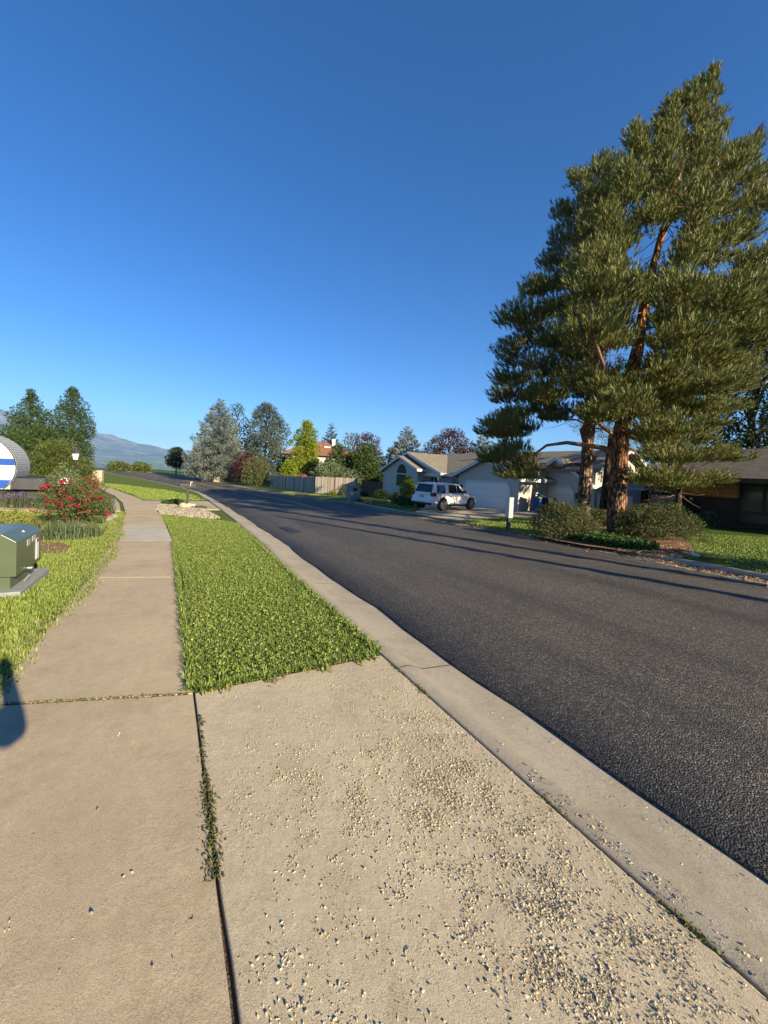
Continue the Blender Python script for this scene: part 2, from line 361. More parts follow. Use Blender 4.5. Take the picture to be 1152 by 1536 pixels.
SHAPE = {'oval': lambda t: math.sin(math.pi*min(1, max(0, .08+.9*t)))**.6,
         'cone': lambda t: (1-t)**.75*min(1, .5+t*5),
         'dome': lambda t: min(1., (1-t)/.40)**.8*min(1, .85+t),
         'column': lambda t: (1-t**3)**.6*min(1, .55+t*2),
         'round': lambda t: max(0., 1-(2*t-1)**2)**.5}
def broadleaf(name, label, cat, base, h, rx, ry, leaf, n, mat, shape='oval', t0=.12, nb=40, blob=.3, trunk=.02, group=None, limbs=True, bmat='bark', lean=(0, 0), shell=.4, solid=True):
    """a tree or shrub: tapered trunk, limbs that reach the leaf clumps, crown of leaf-sized faces"""
    root = thing(name, label, cat, base, 0, group)
    env = SHAPE[shape]; blobs = []; hc = h*(1-t0)
    for i in range(nb):
        t = (i+.5)/nb; a = i*2.39996+rnd.uniform(-.5, .5)
        w = max(env(t), .05); br = blob*(.55+.45*w)*rnd.uniform(.75, 1.25)
        rr = max(0., w-br*.8)*math.sqrt(rnd.uniform(.25, 1.))
        blobs.append((lean[0]*t+rx*rr*math.cos(a), lean[1]*t+ry*rr*math.sin(a), h*t0+hc*min(t, 1-.5*br*rx/hc), rx*br, ry*br, rx*br*rnd.uniform(.7, 1.)))
    if solid:
        for t in (.3, .55): blobs.append((lean[0]*t, lean[1]*t, h*t0+hc*t, rx*env(t)*.55, ry*env(t)*.55, hc*.25))
    P, O = blob_points(blobs, n, shell)
    P[:, 2] = np.maximum(P[:, 2], .03)
    A, B = leaves_at(P, O, leaf)
    leaf_mesh('crown', P, A, B, mat, root)
    tb = MB(); r0 = h*trunk; top = h*(t0+(1-t0)*.7)
    tp = [(lean[0]*q, lean[1]*q, q*top) for q in (0, .05, .2, .45, .7, 1)]
    tb.tube([(x+rnd.uniform(-.2, .2)*r0, y, z) for x, y, z in tp], [r0*1.45, r0*1.1, r0*.95, r0*.7, r0*.45, r0*.15], 9)
    if limbs:
        for b in blobs[:nb:max(1, nb//14)]:
            z0 = max(h*t0*.7, b[2]-.45*math.hypot(b[0], b[1])-.1*h); q = z0/top
            tb.tube(bend((lean[0]*q, lean[1]*q, z0), b[:3], 4, .06, .03), [r0*.45, r0*.36, r0*.27, r0*.18, r0*.08], 6)
    tb.build('trunk', M[bmat], root, True)
    return root
def shrub(name, label, cat, base, h, rx, ry, leaf, n, mat, nb=18, group=None, blob=.45, flat=1., stems=True):
    root = thing(name, label, cat, base, 0, group); blobs = []
    for i in range(nb):
        a = i*2.39996; q = math.sqrt((i+.5)/nb); z = h*(1-.75*q*q)*rnd.uniform(.5, .8); br = blob*rnd.uniform(.75, 1.15)
        blobs.append((rx*q*.72*math.cos(a), ry*q*.72*math.sin(a), z*flat, rx*br, ry*br, min(h*.45, z)))
    P, O = blob_points(blobs, n, .35); k = P[:, 2] > .0; P, O = P[k], O[k]
    A, B = leaves_at(P, O, leaf); leaf_mesh('foliage', P, A, B, mat, root)
    if stems:
        tb = MB()
        for b in blobs[::3]: tb.tube(bend((b[0]*.15, b[1]*.15, -.03), b[:3], 3, .04), [.02+.01*h, .016+.006*h, .012, .006], 5)
        tb.build('stems', M['bark'], root)
    return root
def conifer(name, label, cat, base, h, rad, leaf, n, mat, t0=.06, droop=.25, group=None, power=.8, nbr=90, lean=(0, 0), asp=.4):
    root = thing(name, label, cat, base, 0, group); P = []; O = []; tb = MB(); r0 = h*.016+.05
    tb.tube([(lean[0]*q, lean[1]*q, h*q*.97) for q in (0, .1, .4, .7, 1)], [r0*1.3, r0, r0*.7, r0*.4, .02], 8)
    brs = []
    for i in range(nbr):
        t = t0+(1-t0)*((i+.5)/nbr)**1.05; L = rad*((1-t)/(1-t0))**power*rnd.uniform(.75, 1.12)+.15
        a = i*2.39996+rnd.uniform(-.4, .4); brs.append((t, L, a))
        s = Vector((lean[0]*t, lean[1]*t, h*t)); e = s+Vector((math.cos(a)*L, math.sin(a)*L, L*(rnd.uniform(.0, .3)-droop*(1-t))))
        tb.tube(bend(s, e, 3, -.05), [r0*.35*(1-t)+.012, r0*.25*(1-t)+.01, .012, .006], 5)
    w = np.array([b[1]**1.6 for b in brs]); w /= w.sum(); cnt = rng.multinomial(n, w)
    for (t, L, a), c in zip(brs, cnt):
        if c == 0: continue
        u = rng.random(c)**.65; d = np.array([math.cos(a), math.sin(a), 0.]); sd = np.array([-d[1], d[0], 0.])
        wd = .34*L*(1.05-u*.75)+.1
        off = rng.uniform(-1, 1, c)*wd
        z = h*t+u*L*(.15-droop*(1-t))-abs(off)*.22+.08*L*u*u+rng.normal(0, .05*L+.02, c)
        p = np.array([lean[0]*t, lean[1]*t, 0])+d*(u*L)[:, None]+sd*off[:, None]; p[:, 2] = z
        P.append(p); O.append(d[None, :]*.9+sd[None, :]*np.sign(off)[:, None]*.55+np.array([0, 0, .25])+rng.normal(0, .3, (c, 3)))
    P = np.vstack(P); O = unit(np.vstack(O)); P[:, 2] = np.maximum(P[:, 2], .05)
    A, B = leaves_at(P, O, leaf, asp, .5); leaf_mesh('crown', P, A, B, mat, root); tb.build('trunk', M['bark'], root, True)
    return root

def blades(name, pts, h, w, mat, parent=None, lean=.6):
    """grass blades: base point array (n,3)"""
    n = len(pts); a = rng.uniform(0, 2*np.pi, n); d = np.stack([np.cos(a), np.sin(a), np.zeros(n)], 1)
    sd = np.stack([-d[:, 1], d[:, 0], d[:, 2]], 1); hh = (h*rng.uniform(.5, 1.3, n))[:, None]; l = (rng.random(n)*lean)[:, None]
    ww = (np.asarray(w)*rng.uniform(.7, 1.3, n))[:, None]
    up = np.array([0, 0, 1.]); m = pts+up*hh*.6+d*hh*l*.35; t = pts+up*hh*(1-.35*l)+d*hh*l
    V = np.stack([pts-sd*ww, pts+sd*ww, m+sd*ww*.8, m-sd*ww*.8, t], 1).reshape(-1, 3)
    b = np.arange(n)[:, None]*5; Fc = np.concatenate([b+np.array([[0, 1, 2]]), b+np.array([[0, 2, 3]]), b+np.array([[3, 2, 4]])], 1).reshape(-1, 3)
    return npmesh(name, V, Fc, mat, parent)
def inpoly(x, y, poly):
    c = np.zeros(len(x), bool); j = len(poly)-1
    for i in range(len(poly)):
        xi, yi = poly[i][:2]; xj, yj = poly[j][:2]
        k = ((yi > y) != (yj > y)) & (x < (xj-xi)*(y-yi)/((yj-yi) or 1e-12)+xi); c ^= k; j = i
    return c
def zgv(x, y): return np.array([zg(a, b) for a, b in zip(x, y)])
def scatter(poly, n, power=0., off=0., lim=(0, 1e9)):
    """n points in a polygon, thinned with distance from the camera"""
    xs = [p[0] for p in poly]; ys = [p[1] for p in poly]; X = []; Y = []; got = 0
    for _ in range(400):
        x = rng.uniform(min(xs), max(xs), 20000); y = rng.uniform(min(ys), max(ys), 20000)
        k = inpoly(x, y, poly); r = np.hypot(x, y); k &= (r > lim[0]) & (r < lim[1])
        if power: k &= rng.random(len(x)) < (max(lim[0], 2.5)/np.maximum(r, max(lim[0], 2.5)))**power
        X.append(x[k]); Y.append(y[k]); got += k.sum()
        if got >= n: break
    x = np.concatenate(X)[:n]; y = np.concatenate(Y)[:n]
    return np.stack([x, y, zgv(x, y)+off], 1)

def catmull(pts, k=8):
    pts = [Vector(p[:2]) for p in pts]; out = []
    for i in range(len(pts)-1):
        p0 = pts[max(i-1, 0)]; p1 = pts[i]; p2 = pts[i+1]; p3 = pts[min(i+2, len(pts)-1)]
        for j in range(k):
            t = j/k; out.append(.5*((2*p1)+(p2-p0)*t+(2*p0-5*p1+4*p2-p3)*t*t+(3*p1-p0-3*p2+p3)*t**3))
    return out+[pts[-1]]
def resample(pts, n):
    pts = [Vector(p[:2]) for p in pts]; L = [0]
    for a, b in zip(pts, pts[1:]): L.append(L[-1]+(b-a).length)
    out = []; j = 0
    for i in range(n):
        t = L[-1]*i/(n-1)
        while j < len(L)-2 and L[j+1] < t: j += 1
        q = (t-L[j])/max(L[j+1]-L[j], 1e-9); out.append(pts[j].lerp(pts[j+1], min(1, q)))
    return out
def strip(name, left, right, off, mat, n=60, m=4, kind='structure', parent=None, jag=0.):
    a = resample(left, n); b = resample(right, n); V = []; Fc = []
    for i in range(n):
        for k in range(m+1):
            p = a[i].lerp(b[i], k/m)
            if jag and k == 0:
                p = p+Vector(N)*rnd.uniform(-jag, jag)
            V.append((p.x, p.y, zg(p.x, p.y)+off))
    for i in range(n-1):
        for k in range(m): o = i*(m+1)+k; Fc.append((o, o+1, o+m+2, o+m+1))
    o = npmesh(name, V, Fc, mat, parent)
    if kind: o['kind'] = kind
    return o
def profile_strip(name, line, prof, mat, kind='structure'):
    """a kerb: offsets to the right of a line and heights, swept along it"""
    V = []; Fc = []; m = len(prof)
    for i, p in enumerate(line):
        t = (line[min(i+1, len(line)-1)]-line[max(i-1, 0)]).normalized(); nn = Vector((t.y, -t.x))
        for o, z in prof:
            q = p+nn*o; V.append((q.x, q.y, zg(p.x, p.y)+z))
    for i in range(len(line)-1):
        for k in range(m-1): o = i*m+k; Fc.append((o, o+1, o+m+1, o+m))
    ob = npmesh(name, V, Fc, mat)
    if kind: ob['kind'] = kind
    return ob
def offset_line(line, d):
    out = []
    for i, p in enumerate(line):
        t = (line[min(i+1, len(line)-1)]-line[max(i-1, 0)]).normalized(); out.append(p+Vector((t.y, -t.x))*d)
    return out
# ================================================================ the setting
A = catmull([SN(-14, 2.27), SN(-4, 2.27), SN(2, 2.27), SN(6, 2.3), SN(10, 2.42), SN(18, 2.45), (-12.93, 29.22), (-20.6, 42.2), (-33.41, 59.1), (-45, 72), (-58.25, 84.73), (-76.1, 102.9), (-100, 124)], 12)
B = catmull([SN(-16, 10.0), SN(-4, 10.0), SN(2, 10.02), SN(6, 10.4), SN(14, 10.8), SN(22, 11.5), SN(31, 11.8), (-13.28, 46.3), (-27, 67.5), (-41, 85.6), (-69.3, 112.1), (-95, 136)], 12)
# asphalt: ragged near edge with a small drop to the gutter
def road():
    n = 420; m = 10; a = resample(A, n); b = resample(B, n); V = []; Fc = []
    for i in range(n):
        t = (a[min(i+1, n-1)]-a[max(i-1, 0)]).normalized(); nn = Vector((t.y, -t.x))
        j = (noise1(i*.35)*.03+rnd.uniform(-.008, .008)) if i else 0
        p = a[i]+nn*j
        V.append((p.x, p.y, zg(p.x, p.y)-.11)); V.append((p.x+nn.x*.012, p.y+nn.y*.012, zg(p.x, p.y)-.062))
        for k in range(1, m+1):
            q = a[i].lerp(b[i], k/m); V.append((q.x, q.y, zg(q.x, q.y)-.055+.03*math.sin(math.pi*k/m)))
    w = m+2
    for i in range(n-1):
        for k in range(w-1): o = i*w+k; Fc.append((o, o+1, o+w+1, o+w))
    npmesh('road', V, Fc, M['asphalt'])['kind'] = 'structure'
def noise1(t): return math.sin(t*1.3)+.6*math.sin(t*2.9+1)+.4*math.sin(t*6.1+2)
road()
profile_strip('kerb', A, [(-.605, -.16), (-.60, -.006), (-.585, 0.), (-.50, .0), (-.45, -.012), (-.35, -.06), (-.03, -.085), (.06, -.09)], M['kerb'])
profile_strip('far_gutter', B, [(-.5, -.051), (.03, -.049)], M['kerb'])
profile_strip('far_kerb', B, [(-.02, -.12), (.01, .02), (.04, .05), (.17, .05), (.18, -.08)], M['kerb'])
# narrow expansion joints in the near gutter
mbj = MB()
for s_ in (2.72, 5.75, 8.8, 11.8, 14.8):
    pr_ = [(1.70, .0025), (1.768, .0025), (1.82, -.0095), (1.92, -.0575), (2.235, -.0825)]
    for (n0, z0), (n1, z1) in zip(pr_, pr_[1:]):
        mbj.quad(SN(s_, n0, z0), SN(s_+.014, n0, z0), SN(s_+.014, n1, z1), SN(s_, n1, z1))
mbj.build('gutter_joint', M['soil'])['kind'] = 'structure'
# centre line, worn double yellow, in the farther part of the street
mid = [p.lerp(q, .5) for p, q in zip(resample(A, 420), resample(B, 420))]
mid = [p for p in mid if p.y > 19.5]
for d_ in (-.13, .13):
    l = offset_line(mid, d_+.15); strip('road_marking', offset_line(l, -.07), offset_line(l, .07), -.017, M['yellow'], 160, 1)
strip('asphalt_patch', [G(418, 789)[:2], G(437, 797)[:2]], [G(432, 788.5)[:2], G(452, 796)[:2]], -.034, M['patch'], 3, 1)

KB = offset_line(A, -.61)
strip('lawn', [(-100, -60), (-70, -10), (-90, 30), (-120, 70), (-160, 120)], KB, -.03, M['lawn'], 160, 36)
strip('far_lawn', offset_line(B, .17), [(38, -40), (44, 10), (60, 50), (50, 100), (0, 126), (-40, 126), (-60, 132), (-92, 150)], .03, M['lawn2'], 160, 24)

# sidewalk: slabs with open joints
SW = [(-4, .2), (1.1, .18), (3, .13), (6.6, .06), (10.3, -.1), (17.6, -.62), (25, -1.55), (33, -2.9), (45, -5.6), (58, -10.3), (70, -16.)]
def swn(s):
    for (a, b), (c, d) in zip(SW, SW[1:]):
        if s <= c: return b+(d-b)*(s-a)/(c-a)
    return SW[-1][1]
JO = [-3.7, -.7, 2.97, 6.6, 10.4, 13.6, 17., 20.3, 24, 27.6, 31, 35, 39, 43, 48, 53, 58, 64]
def slab(mb, s0, s1, n0, n1, top=0., th=.1, k=8, w=4, skew=0.):
    """a slab between two places along the walk, edges slightly rounded by a lower rim"""
    vs = []; g = .012
    for i in range(k+1):
        s = s0+g+(s1-s0-2*g)*i/k
        a = n0(s)+.003; b = n1(s)-.003
        for j in range(w+1):
            q = a+(b-a)*j/w; x, y, z = SN(s+skew*(q-b), q); vs.append((x, y, z+top))
    fs = [(i*(w+1)+j, i*(w+1)+j+1, (i+1)*(w+1)+j+1, (i+1)*(w+1)+j) for i in range(k) for j in range(w)]
    o = len(vs); rim = [j for j in range(w+1)]+[i*(w+1)+w for i in range(1, k+1)]+[k*(w+1)+j for j in range(w-1, -1, -1)]+[i*(w+1) for i in range(k-1, 0, -1)]
    vs += [(vs[i][0], vs[i][1], vs[i][2]-th) for i in rim]; r = len(rim)
    fs += [(rim[i], rim[(i+1) % r], o+(i+1) % r, o+i) for i in range(r)]
    mb.add(vs, fs)
mb = MB(); mp = MB()
for a, b in zip(JO, JO[1:]):
    slab(mp if abs(a-10.4) < .1 else mb, a, b, lambda s: swn(s)-1.2, swn, .006, skew=-.32)
mb.build('sidewalk', M['walk'])['kind'] = 'structure'; mp.build('sidewalk_slab', M['pale'])['kind'] = 'structure'
# foreground driveway apron: spalled concrete, real relief
def apron():
    from mathutils import noise as N3
    a0 = lambda s: swn(s)+.004+.007*(1-sm((s-1.2)/.3)); n1 = 1.655; ns, nn = 330, 190; V = []; Fc = []
    for i in range(ns+1):
        for j in range(nn+1):
            q = j/nn; s_lo = -1.6+2.02*max(0, (q-.55)/.45)**1.0
            s = s_lo+(3.0-s_lo)*i/ns; n = a0(s)+(n1-a0(s))*q
            x, y, z = SN(s, n)
            den = N3.noise((x*1.3+3, y*1.3, 0))*.5+.5
            den = max(0., min(1., (den-.28)*1.9))*(1-.85*sm((s-1.9)/.9))*(.35+.65*sm((q-.08)/.35))
            f = N3.noise((x*44, y*44, 1.7))+.55*N3.noise((x*95, y*95, 4))
            z += .003+max(0., f-.66+.42*den)*.006*min(1, den*1.6)+.0016*N3.noise((x*150, y*150, 0))+.0006*N3.noise((x*70, y*70, 3))
            if i in (0, ns) or j in (0, nn): z -= .09
            V.append((x, y, z))
    for i in range(ns):
        for j in range(nn): o = i*(nn+1)+j; Fc.append((o, o+1, o+nn+2, o+nn+1))
    npmesh('driveway_apron', V, Fc, M['apron'])['kind'] = 'structure'
apron()
# dark soil lies in the joints and at the bottom corner of the photo
strip('joint_soil', [SN(-4, .05)[:2], SN(3.05, .0)[:2]], [SN(-4, .3)[:2], SN(3.05, .3)[:2]], -.014, M['soil'], 20, 1)
strip('kerb_joint_soil', [SN(-1, 1.55)[:2], SN(3.2, 1.55)[:2]], [SN(-1, 1.667)[:2], SN(3.2, 1.667)[:2]], -.012, M['soil'], 20, 1)
strip('bare_soil', [SN(-6, .3)[:2], SN(.6, .9)[:2]], [SN(-6, 1.66)[:2], SN(.6, 1.66)[:2]], -.02, M['mulch'], 10, 3)
# the neighbour's driveway: apron beyond the mailbox, and its concrete behind the roses
mb = MB(); slab(mb, 20.3, 27.5, lambda s: swn(s)+.0, lambda s: 1.80-.004*(s-18)**1.6, .004, .1, 10, 3)
slab(mb, 19.6, 28.5, lambda s: -13.5, lambda s: swn(s)-1.3, .0, .08, 6, 12)
mb.build('near_driveway', M['drive'])['kind'] = 'structure'
# gravel bed round the mailbox
bedp = [G(240, 771.5), G(312, 778), G(330, 777), G(303, 762), G(262, 755), G(234, 757)]
gp = [Vector(p[:2]) for p in bedp]
def sheet(name, poly, off, mat, sub=0):
    bm = bmesh.new(); bm.faces.new([bm.verts.new((p[0], p[1], 0)) for p in poly])
    bmesh.ops.triangulate(bm, faces=bm.faces[:])
    for _ in range(sub): bmesh.ops.subdivide_edges(bm, edges=bm.edges[:], cuts=1, use_grid_fill=True)
    for v in bm.verts: v.co.z = zg(v.co.x, v.co.y)+off
    bmesh.ops.recalc_face_normals(bm, faces=bm.faces[:])
    if bm.faces[0].normal.z < 0: bmesh.ops.reverse_faces(bm, faces=bm.faces[:])
    me = bpy.data.meshes.new(name); bm.to_mesh(me); bm.free(); o = link(name, me, mat); o['kind'] = 'structure'; return o
sheet('gravel_bed', bedp, -.012, M['gravel'], 2)
# garage driveway across the street
sheet('far_driveway', [G(618, 772), G(700, 785.5), G(742, 790), G(850, 773), G(812, 765), G(766, 767), G(697, 759), G(640, 757)], .04, M['drive'], 3)
sheet('mulch_bed', [G(800, 806), G(880, 821), G(960, 832), G(1025, 838), G(1042, 830), G(1030, 812), G(985, 790), G(900, 782), G(850, 782), G(815, 790)], .045, M['mulch'], 3)

# ground to the horizon: the bench, the slope down, the valley floor and the fan below the mountains
def ground():
    from mathutils import noise as N3
    rs = [.0]+[2.*1.13**i for i in range(78)]; rs = [r for r in rs if r < 21000]+[21000]
    az = [R(a) for a in np.concatenate([np.arange(-90, 30, 1.), np.arange(30, 270, 10.)])]; V = [(0, 0, -.4)]; Fc = []
    for r in rs[1:]:
        for a in az:
            x, y = r*math.sin(a), r*math.cos(a); z = zg(x, y) if r < 150 else -2.1
            z -= .25+.2*sm((r-10)/40)
            w = sm((math.degrees(a)+88)/14)*(1-sm((math.degrees(a)-12)/16)) if -90 <= math.degrees(a) < 30 else 0
            if r > 128: z -= w*(118*sm((r-128)/900.)+12*sm((r-128)/60.))
            if r > 9000: z += w*((r-9000)/5000)**1.4*200*(1-sm((math.degrees(a)+26)/20))
            if r > 400: z += N3.noise((x/900, y/900, 0))*10*w*min(1, r/3000)
            V.append((x, y, z))
    k = len(az)
    Fc = [(1+i*k+j, 1+(i+1)*k+j, 1+(i+1)*k+(j+1) % k, 1+i*k+(j+1) % k) for i in range(len(rs)-2) for j in range(k)]
    cap = [(0, 1+j, 1+(j+1) % k, 0) for j in range(k)]
    me = bpy.data.meshes.new('ground'); me.from_pydata(V, [], Fc+[c[:3] for c in cap]); me.update()
    m, nt, b = newmat('valley_ground'); b.inputs['Roughness'].default_value = 1; b.inputs['Specular IOR Level'].default_value = 0
    v = coords(nt)
    big = ramp(nt, noise(nt, v, .0011, 6, .65), [(.35, (.09, .13, .05)), (.5, (.24, .28, .10)), (.64, (.46, .42, .25))])
    vo = nd(nt, 'ShaderNodeTexVoronoi', Scale=.0035); nt.links.new(v, vo.inputs['Vector'])
    fld = mixc(nt, .45, big, ramp(nt, vo.outputs['Color'], [(.2, (.09, .14, .05)), (.5, (.30, .32, .13)), (.8, (.48, .44, .28))]))
    tr = ramp(nt, noise(nt, v, .012, 5, .75), [(.45, (0, 0, 0)), (.55, (1, 1, 1))])
    fld = mixc(nt, tr, (.04, .055, .03), fld)
    hs = ramp(nt, noise(nt, v, .03, 3, .8), [(.66, (0, 0, 0)), (.69, (1, 1, 1))])
    nt.links.new(mixc(nt, hs, fld, (.75, .72, .66)), b.inputs['Base Color'])
    o = link('ground', me, m); o['kind'] = 'structure'
    for p in me.polygons: p.use_smooth = True
ground()
def mountains():
    from mathutils import noise as N3
    prof = [(-80, 1500), (-60, 1650), (-50, 1500), (-45, 1330), (-41, 1000), (-39, 900), (-36.9, 850), (-35.5, 810), (-34.4, 690), (-33.4, 610), (-31.7, 520), (-30.8, 480), (-29.3, 340), (-27.6, 240), (-25, 160), (-20, 120), (-12, -100), (-4, -260)]
    na, nr = 420, 70; V = []
    for i in range(na):
        a = -80+76*i/(na-1); H0 = np.interp(a, [p[0] for p in prof], [p[1] for p in prof])
        for j in range(nr):
            q = j/(nr-1); r = 12800+6500*q; x, y = r*math.sin(R(a)), r*math.cos(R(a))
            f = sm(q/.68)**1.15 if q < .68 else 1-.5*((q-.68)/.32)**2
            rid = abs(N3.noise((x/1500, y/1500, 3)))+.5*abs(N3.noise((x/620, y/620, 8)))+.25*abs(N3.noise((x/260, y/260, 1)))
            z = 60+H0*f*(1-.55*rid*(1-abs(2*q/.68-1)*.5 if q < .68 else .35))+30*N3.noise((x/300, y/300, 5))
            if q == 0: z = -120
            V.append((x, y, z))
    Fc = [(i*nr+j, i*nr+j+1, (i+1)*nr+j+1, (i+1)*nr+j) for i in range(na-1) for j in range(nr-1)]
    m, nt, b = newmat('mountain'); b.inputs['Roughness'].default_value = 1; b.inputs['Specular IOR Level'].default_value = 0
    v = coords(nt)
    c = ramp(nt, noise(nt, v, .0016, 8, .7), [(.4, (.045, .055, .035)), (.52, (.12, .10, .07)), (.65, (.27, .22, .17))])
    nt.links.new(c, b.inputs['Base Color'])
    o = npmesh('mountains', V, Fc, m, None, True); o['kind'] = 'structure'
mountains()
USE_HAZE = True
if USE_HAZE:
    mb = MB(); mb.box(-21500, 21500, -1500, 21500, -330, 1500)
    m = bpy.data.materials.new('air'); m.use_nodes = True; nt = m.node_tree; nt.nodes.clear()
    out = nt.nodes.new('ShaderNodeOutputMaterial'); pv = nt.nodes.new('ShaderNodeVolumePrincipled')
    pv.inputs['Color'].default_value = (.30, .60, 1, 1); pv.inputs['Density'].default_value = 5.6e-5; pv.inputs['Anisotropy'].default_value = 0.
    nt.links.new(pv.outputs[0], out.inputs['Volume'])
    mb.build('haze', m)['kind'] = 'stuff'

# ---------------------------------------------------------------- camera, sky, sun
cam = bpy.data.cameras.new('camera'); co = bpy.data.objects.new('camera', cam); COL.objects.link(co); sc.camera = co
cam.sensor_fit = 'HORIZONTAL'; cam.sensor_width = 36; cam.lens = 36*F/1152; cam.shift_y = -(768-PY)/1152
cam.clip_start = .02; cam.clip_end = 60000
fw = Vector((0, math.cos(PITCH), -math.sin(PITCH))); r0 = Vector((1, 0, 0)); u0 = Vector((0, math.sin(PITCH), math.cos(PITCH)))
X = r0*math.cos(ROLL)+u0*math.sin(ROLL); Y = u0*math.cos(ROLL)-r0*math.sin(ROLL)
co.matrix_world = Matrix(((X.x, Y.x, -fw.x, 0), (X.y, Y.y, -fw.y, 0), (X.z, Y.z, -fw.z, EYE), (0, 0, 0, 1)))
SUN_EL, SUN_AZ = R(21.5), R(136.)
w = bpy.data.worlds.new('World'); sc.world = w; w.use_nodes = True; nt = w.node_tree
sk = nt.nodes.new('ShaderNodeTexSky'); sk.sky_type = 'NISHITA'; sk.sun_disc = False
sk.sun_elevation = SUN_EL; sk.sun_rotation = SUN_AZ; sk.altitude = 1400; sk.air_density = 1.0; sk.dust_density = .05; sk.ozone_density = 5.
bg = nt.nodes['Background']; hs = nd(nt, 'ShaderNodeHueSaturation', Saturation=1.22, Value=1., Hue=.508)
nt.links.new(sk.outputs[0], hs.inputs['Color']); nt.links.new(hs.outputs[0], bg.inputs[0]); bg.inputs[1].default_value = .073
sl = bpy.data.lights.new('sun', 'SUN'); sl.energy = 5.0; sl.angle = R(.5); sl.color = (1, .84, .58)
so = bpy.data.objects.new('sun', sl); COL.objects.link(so); so.location = (30, -30, 40)
sd = Vector((math.sin(SUN_AZ)*math.cos(SUN_EL), math.cos(SUN_AZ)*math.cos(SUN_EL), math.sin(SUN_EL)))
so.rotation_euler = sd.to_track_quat('Z', 'Y').to_euler()
vs_ = sc.view_settings; vs_.view_transform = 'Standard'; vs_.look = 'None'; vs_.gamma = 1; vs_.exposure = 1.37
cy = sc.cycles; cy.max_bounces = 6; cy.diffuse_bounces = 3; cy.glossy_bounces = 3; cy.transparent_max_bounces = 8; cy.volume_bounces = 0; cy.transmission_bounces = 3
try: cy.use_denoising = True
except Exception: pass
# ================================================================ near ground: grass, weeds, grit
KBp = [tuple(p) for p in KB]
strip_poly = [SN(3.02, .17), SN(6.6, .08), SN(10.3, -.08), G(240, 770.5), G(312, 777)]
kb = [p for p in KB if SN(3.0, 0)[1]*0+p.y*D[1]+p.x*D[0] > 3.04 and p.y*D[1]+p.x*D[0] < 14.6]
strip_poly = [SN(3.05, .16), SN(6.6, .09), SN(10.3, -.07), SN(14.6, -.38), G(238, 771.), G(300, 775)]+[(p.x-.01, p.y) for p in reversed(kb)]
pts = scatter(strip_poly, 150000, 1.15, -.03)
blades('parking_strip_grass', pts, .048, .0027+.0005*np.hypot(pts[:, 0], pts[:, 1]), M['grass'], None, 1.3)['kind'] = 'stuff'
# ragged fringe where the grass leans over the concrete
ed = []
for (a, b), m_ in zip(((SN(3.03, .16), SN(3.05, 1.64)), (SN(3.05, .13), SN(10.3, -.1)), (SN(3.1, 1.66), SN(10., 1.70))), (1700, 3600, 2600)):
    t = rng.random(m_)**1.3; q = np.stack([a[0]+(b[0]-a[0])*t, a[1]+(b[1]-a[1])*t], 1)+rng.normal(0, .02, (m_, 2))
    ed.append(np.column_stack([q, zgv(q[:, 0], q[:, 1])-.02]))
ed = np.vstack(ed); blades('edge_grass', ed, .07, .0055, M['grass'], None, 1.3)['kind'] = 'stuff'
t = rng.random(2600); e_ = .035+.03*np.sin(t*23)+.02*np.sin(t*61+1)
q = np.stack([3.05-np.abs(rng.normal(0, 1, 2600))*e_, .18+t*1.46], 1); q = np.stack([D[0]*q[:, 0]+N[0]*q[:, 1], D[1]*q[:, 0]+N[1]*q[:, 1]], 1); q = np.column_stack([q, zgv(q[:, 0], q[:, 1])+.003])
k = rng.random(len(q)) < .4
blades('edge_grass', q[~k], .04, .0055, M['grass'], None, 1.6)['kind'] = 'stuff'; blades('edge_dry_grass', q[k], .022, .0055, M['litter'], None, 2.)['kind'] = 'stuff'
# clover: round leaves and a few pale heads
P = scatter(strip_poly, 9000, 1.3, .035); A_, B_ = leaves_at(P, np.tile([0, 0, 1.], (len(P), 1)), .021, .9, 1.6)
leaf_mesh('clover_leaves', P, A_, B_, M['grass'])['kind'] = 'stuff'
P = scatter(strip_poly, 70, .8, .045); P = np.repeat(P, 5, 0)+rng.normal(0, 1, (350, 3))*np.array([.03, .03, .006]); A_, B_ = leaves_at(P, rdir(len(P)), .016, .9)
leaf_mesh('clover_heads', P, A_, B_, M['clover'])['kind'] = 'stuff'
lp = [SN(1.5, -1.10), SN(4.4, -1.1), SN(5.5, -1.07), SN(8, -1.07), SN(12.5, -1.34), SN(17, -1.72), SN(19.4, -2.0), SN(19.4, -6.5), SN(14, -9), SN(8, -9.5), SN(3., -6), SN(1.5, -4)]
pts = scatter(lp, 300000, 1.0, -.03)
bare = [G(52, 822), G(60, 812), G(88, 812), G(108, 818), G(96, 828), G(66, 830)]
pts = pts[~(inpoly(pts[:, 0], pts[:, 1], bare) & (rng.random(len(pts)) < .88))]
sheet('bare_soil', bare, -.022, M['mulch'], 1)
k = rng.random(len(pts)) < np.clip(.22+.5*np.sin(pts[:, 0]*2.1+1)*np.sin(pts[:, 1]*1.7), .08, .8)
blades('left_lawn_grass', pts[~k], .042, .003+.0002*np.hypot(pts[~k, 0], pts[~k, 1]), M['grass'])['kind'] = 'stuff'
blades('left_lawn_dry_grass', pts[k], .045, .003+.0002*np.hypot(pts[k, 0], pts[k, 1]), M['grass_dry'])['kind'] = 'stuff'
t = rng.random(5200); s_ = 2.2+t*14; n_ = np.interp(s_, [0, 2.2, 4.4, 5.5, 8, 12.5, 17], [-1.1, -1.13, -1.12, -1.08, -1.08, -1.38, -1.9])+rng.normal(0, .05, len(t))+.05*np.sin(s_*2.3)
q = np.stack([D[0]*s_+N[0]*n_, D[1]*s_+N[1]*n_], 1); q = np.column_stack([q, zgv(q[:, 0], q[:, 1])+.004])
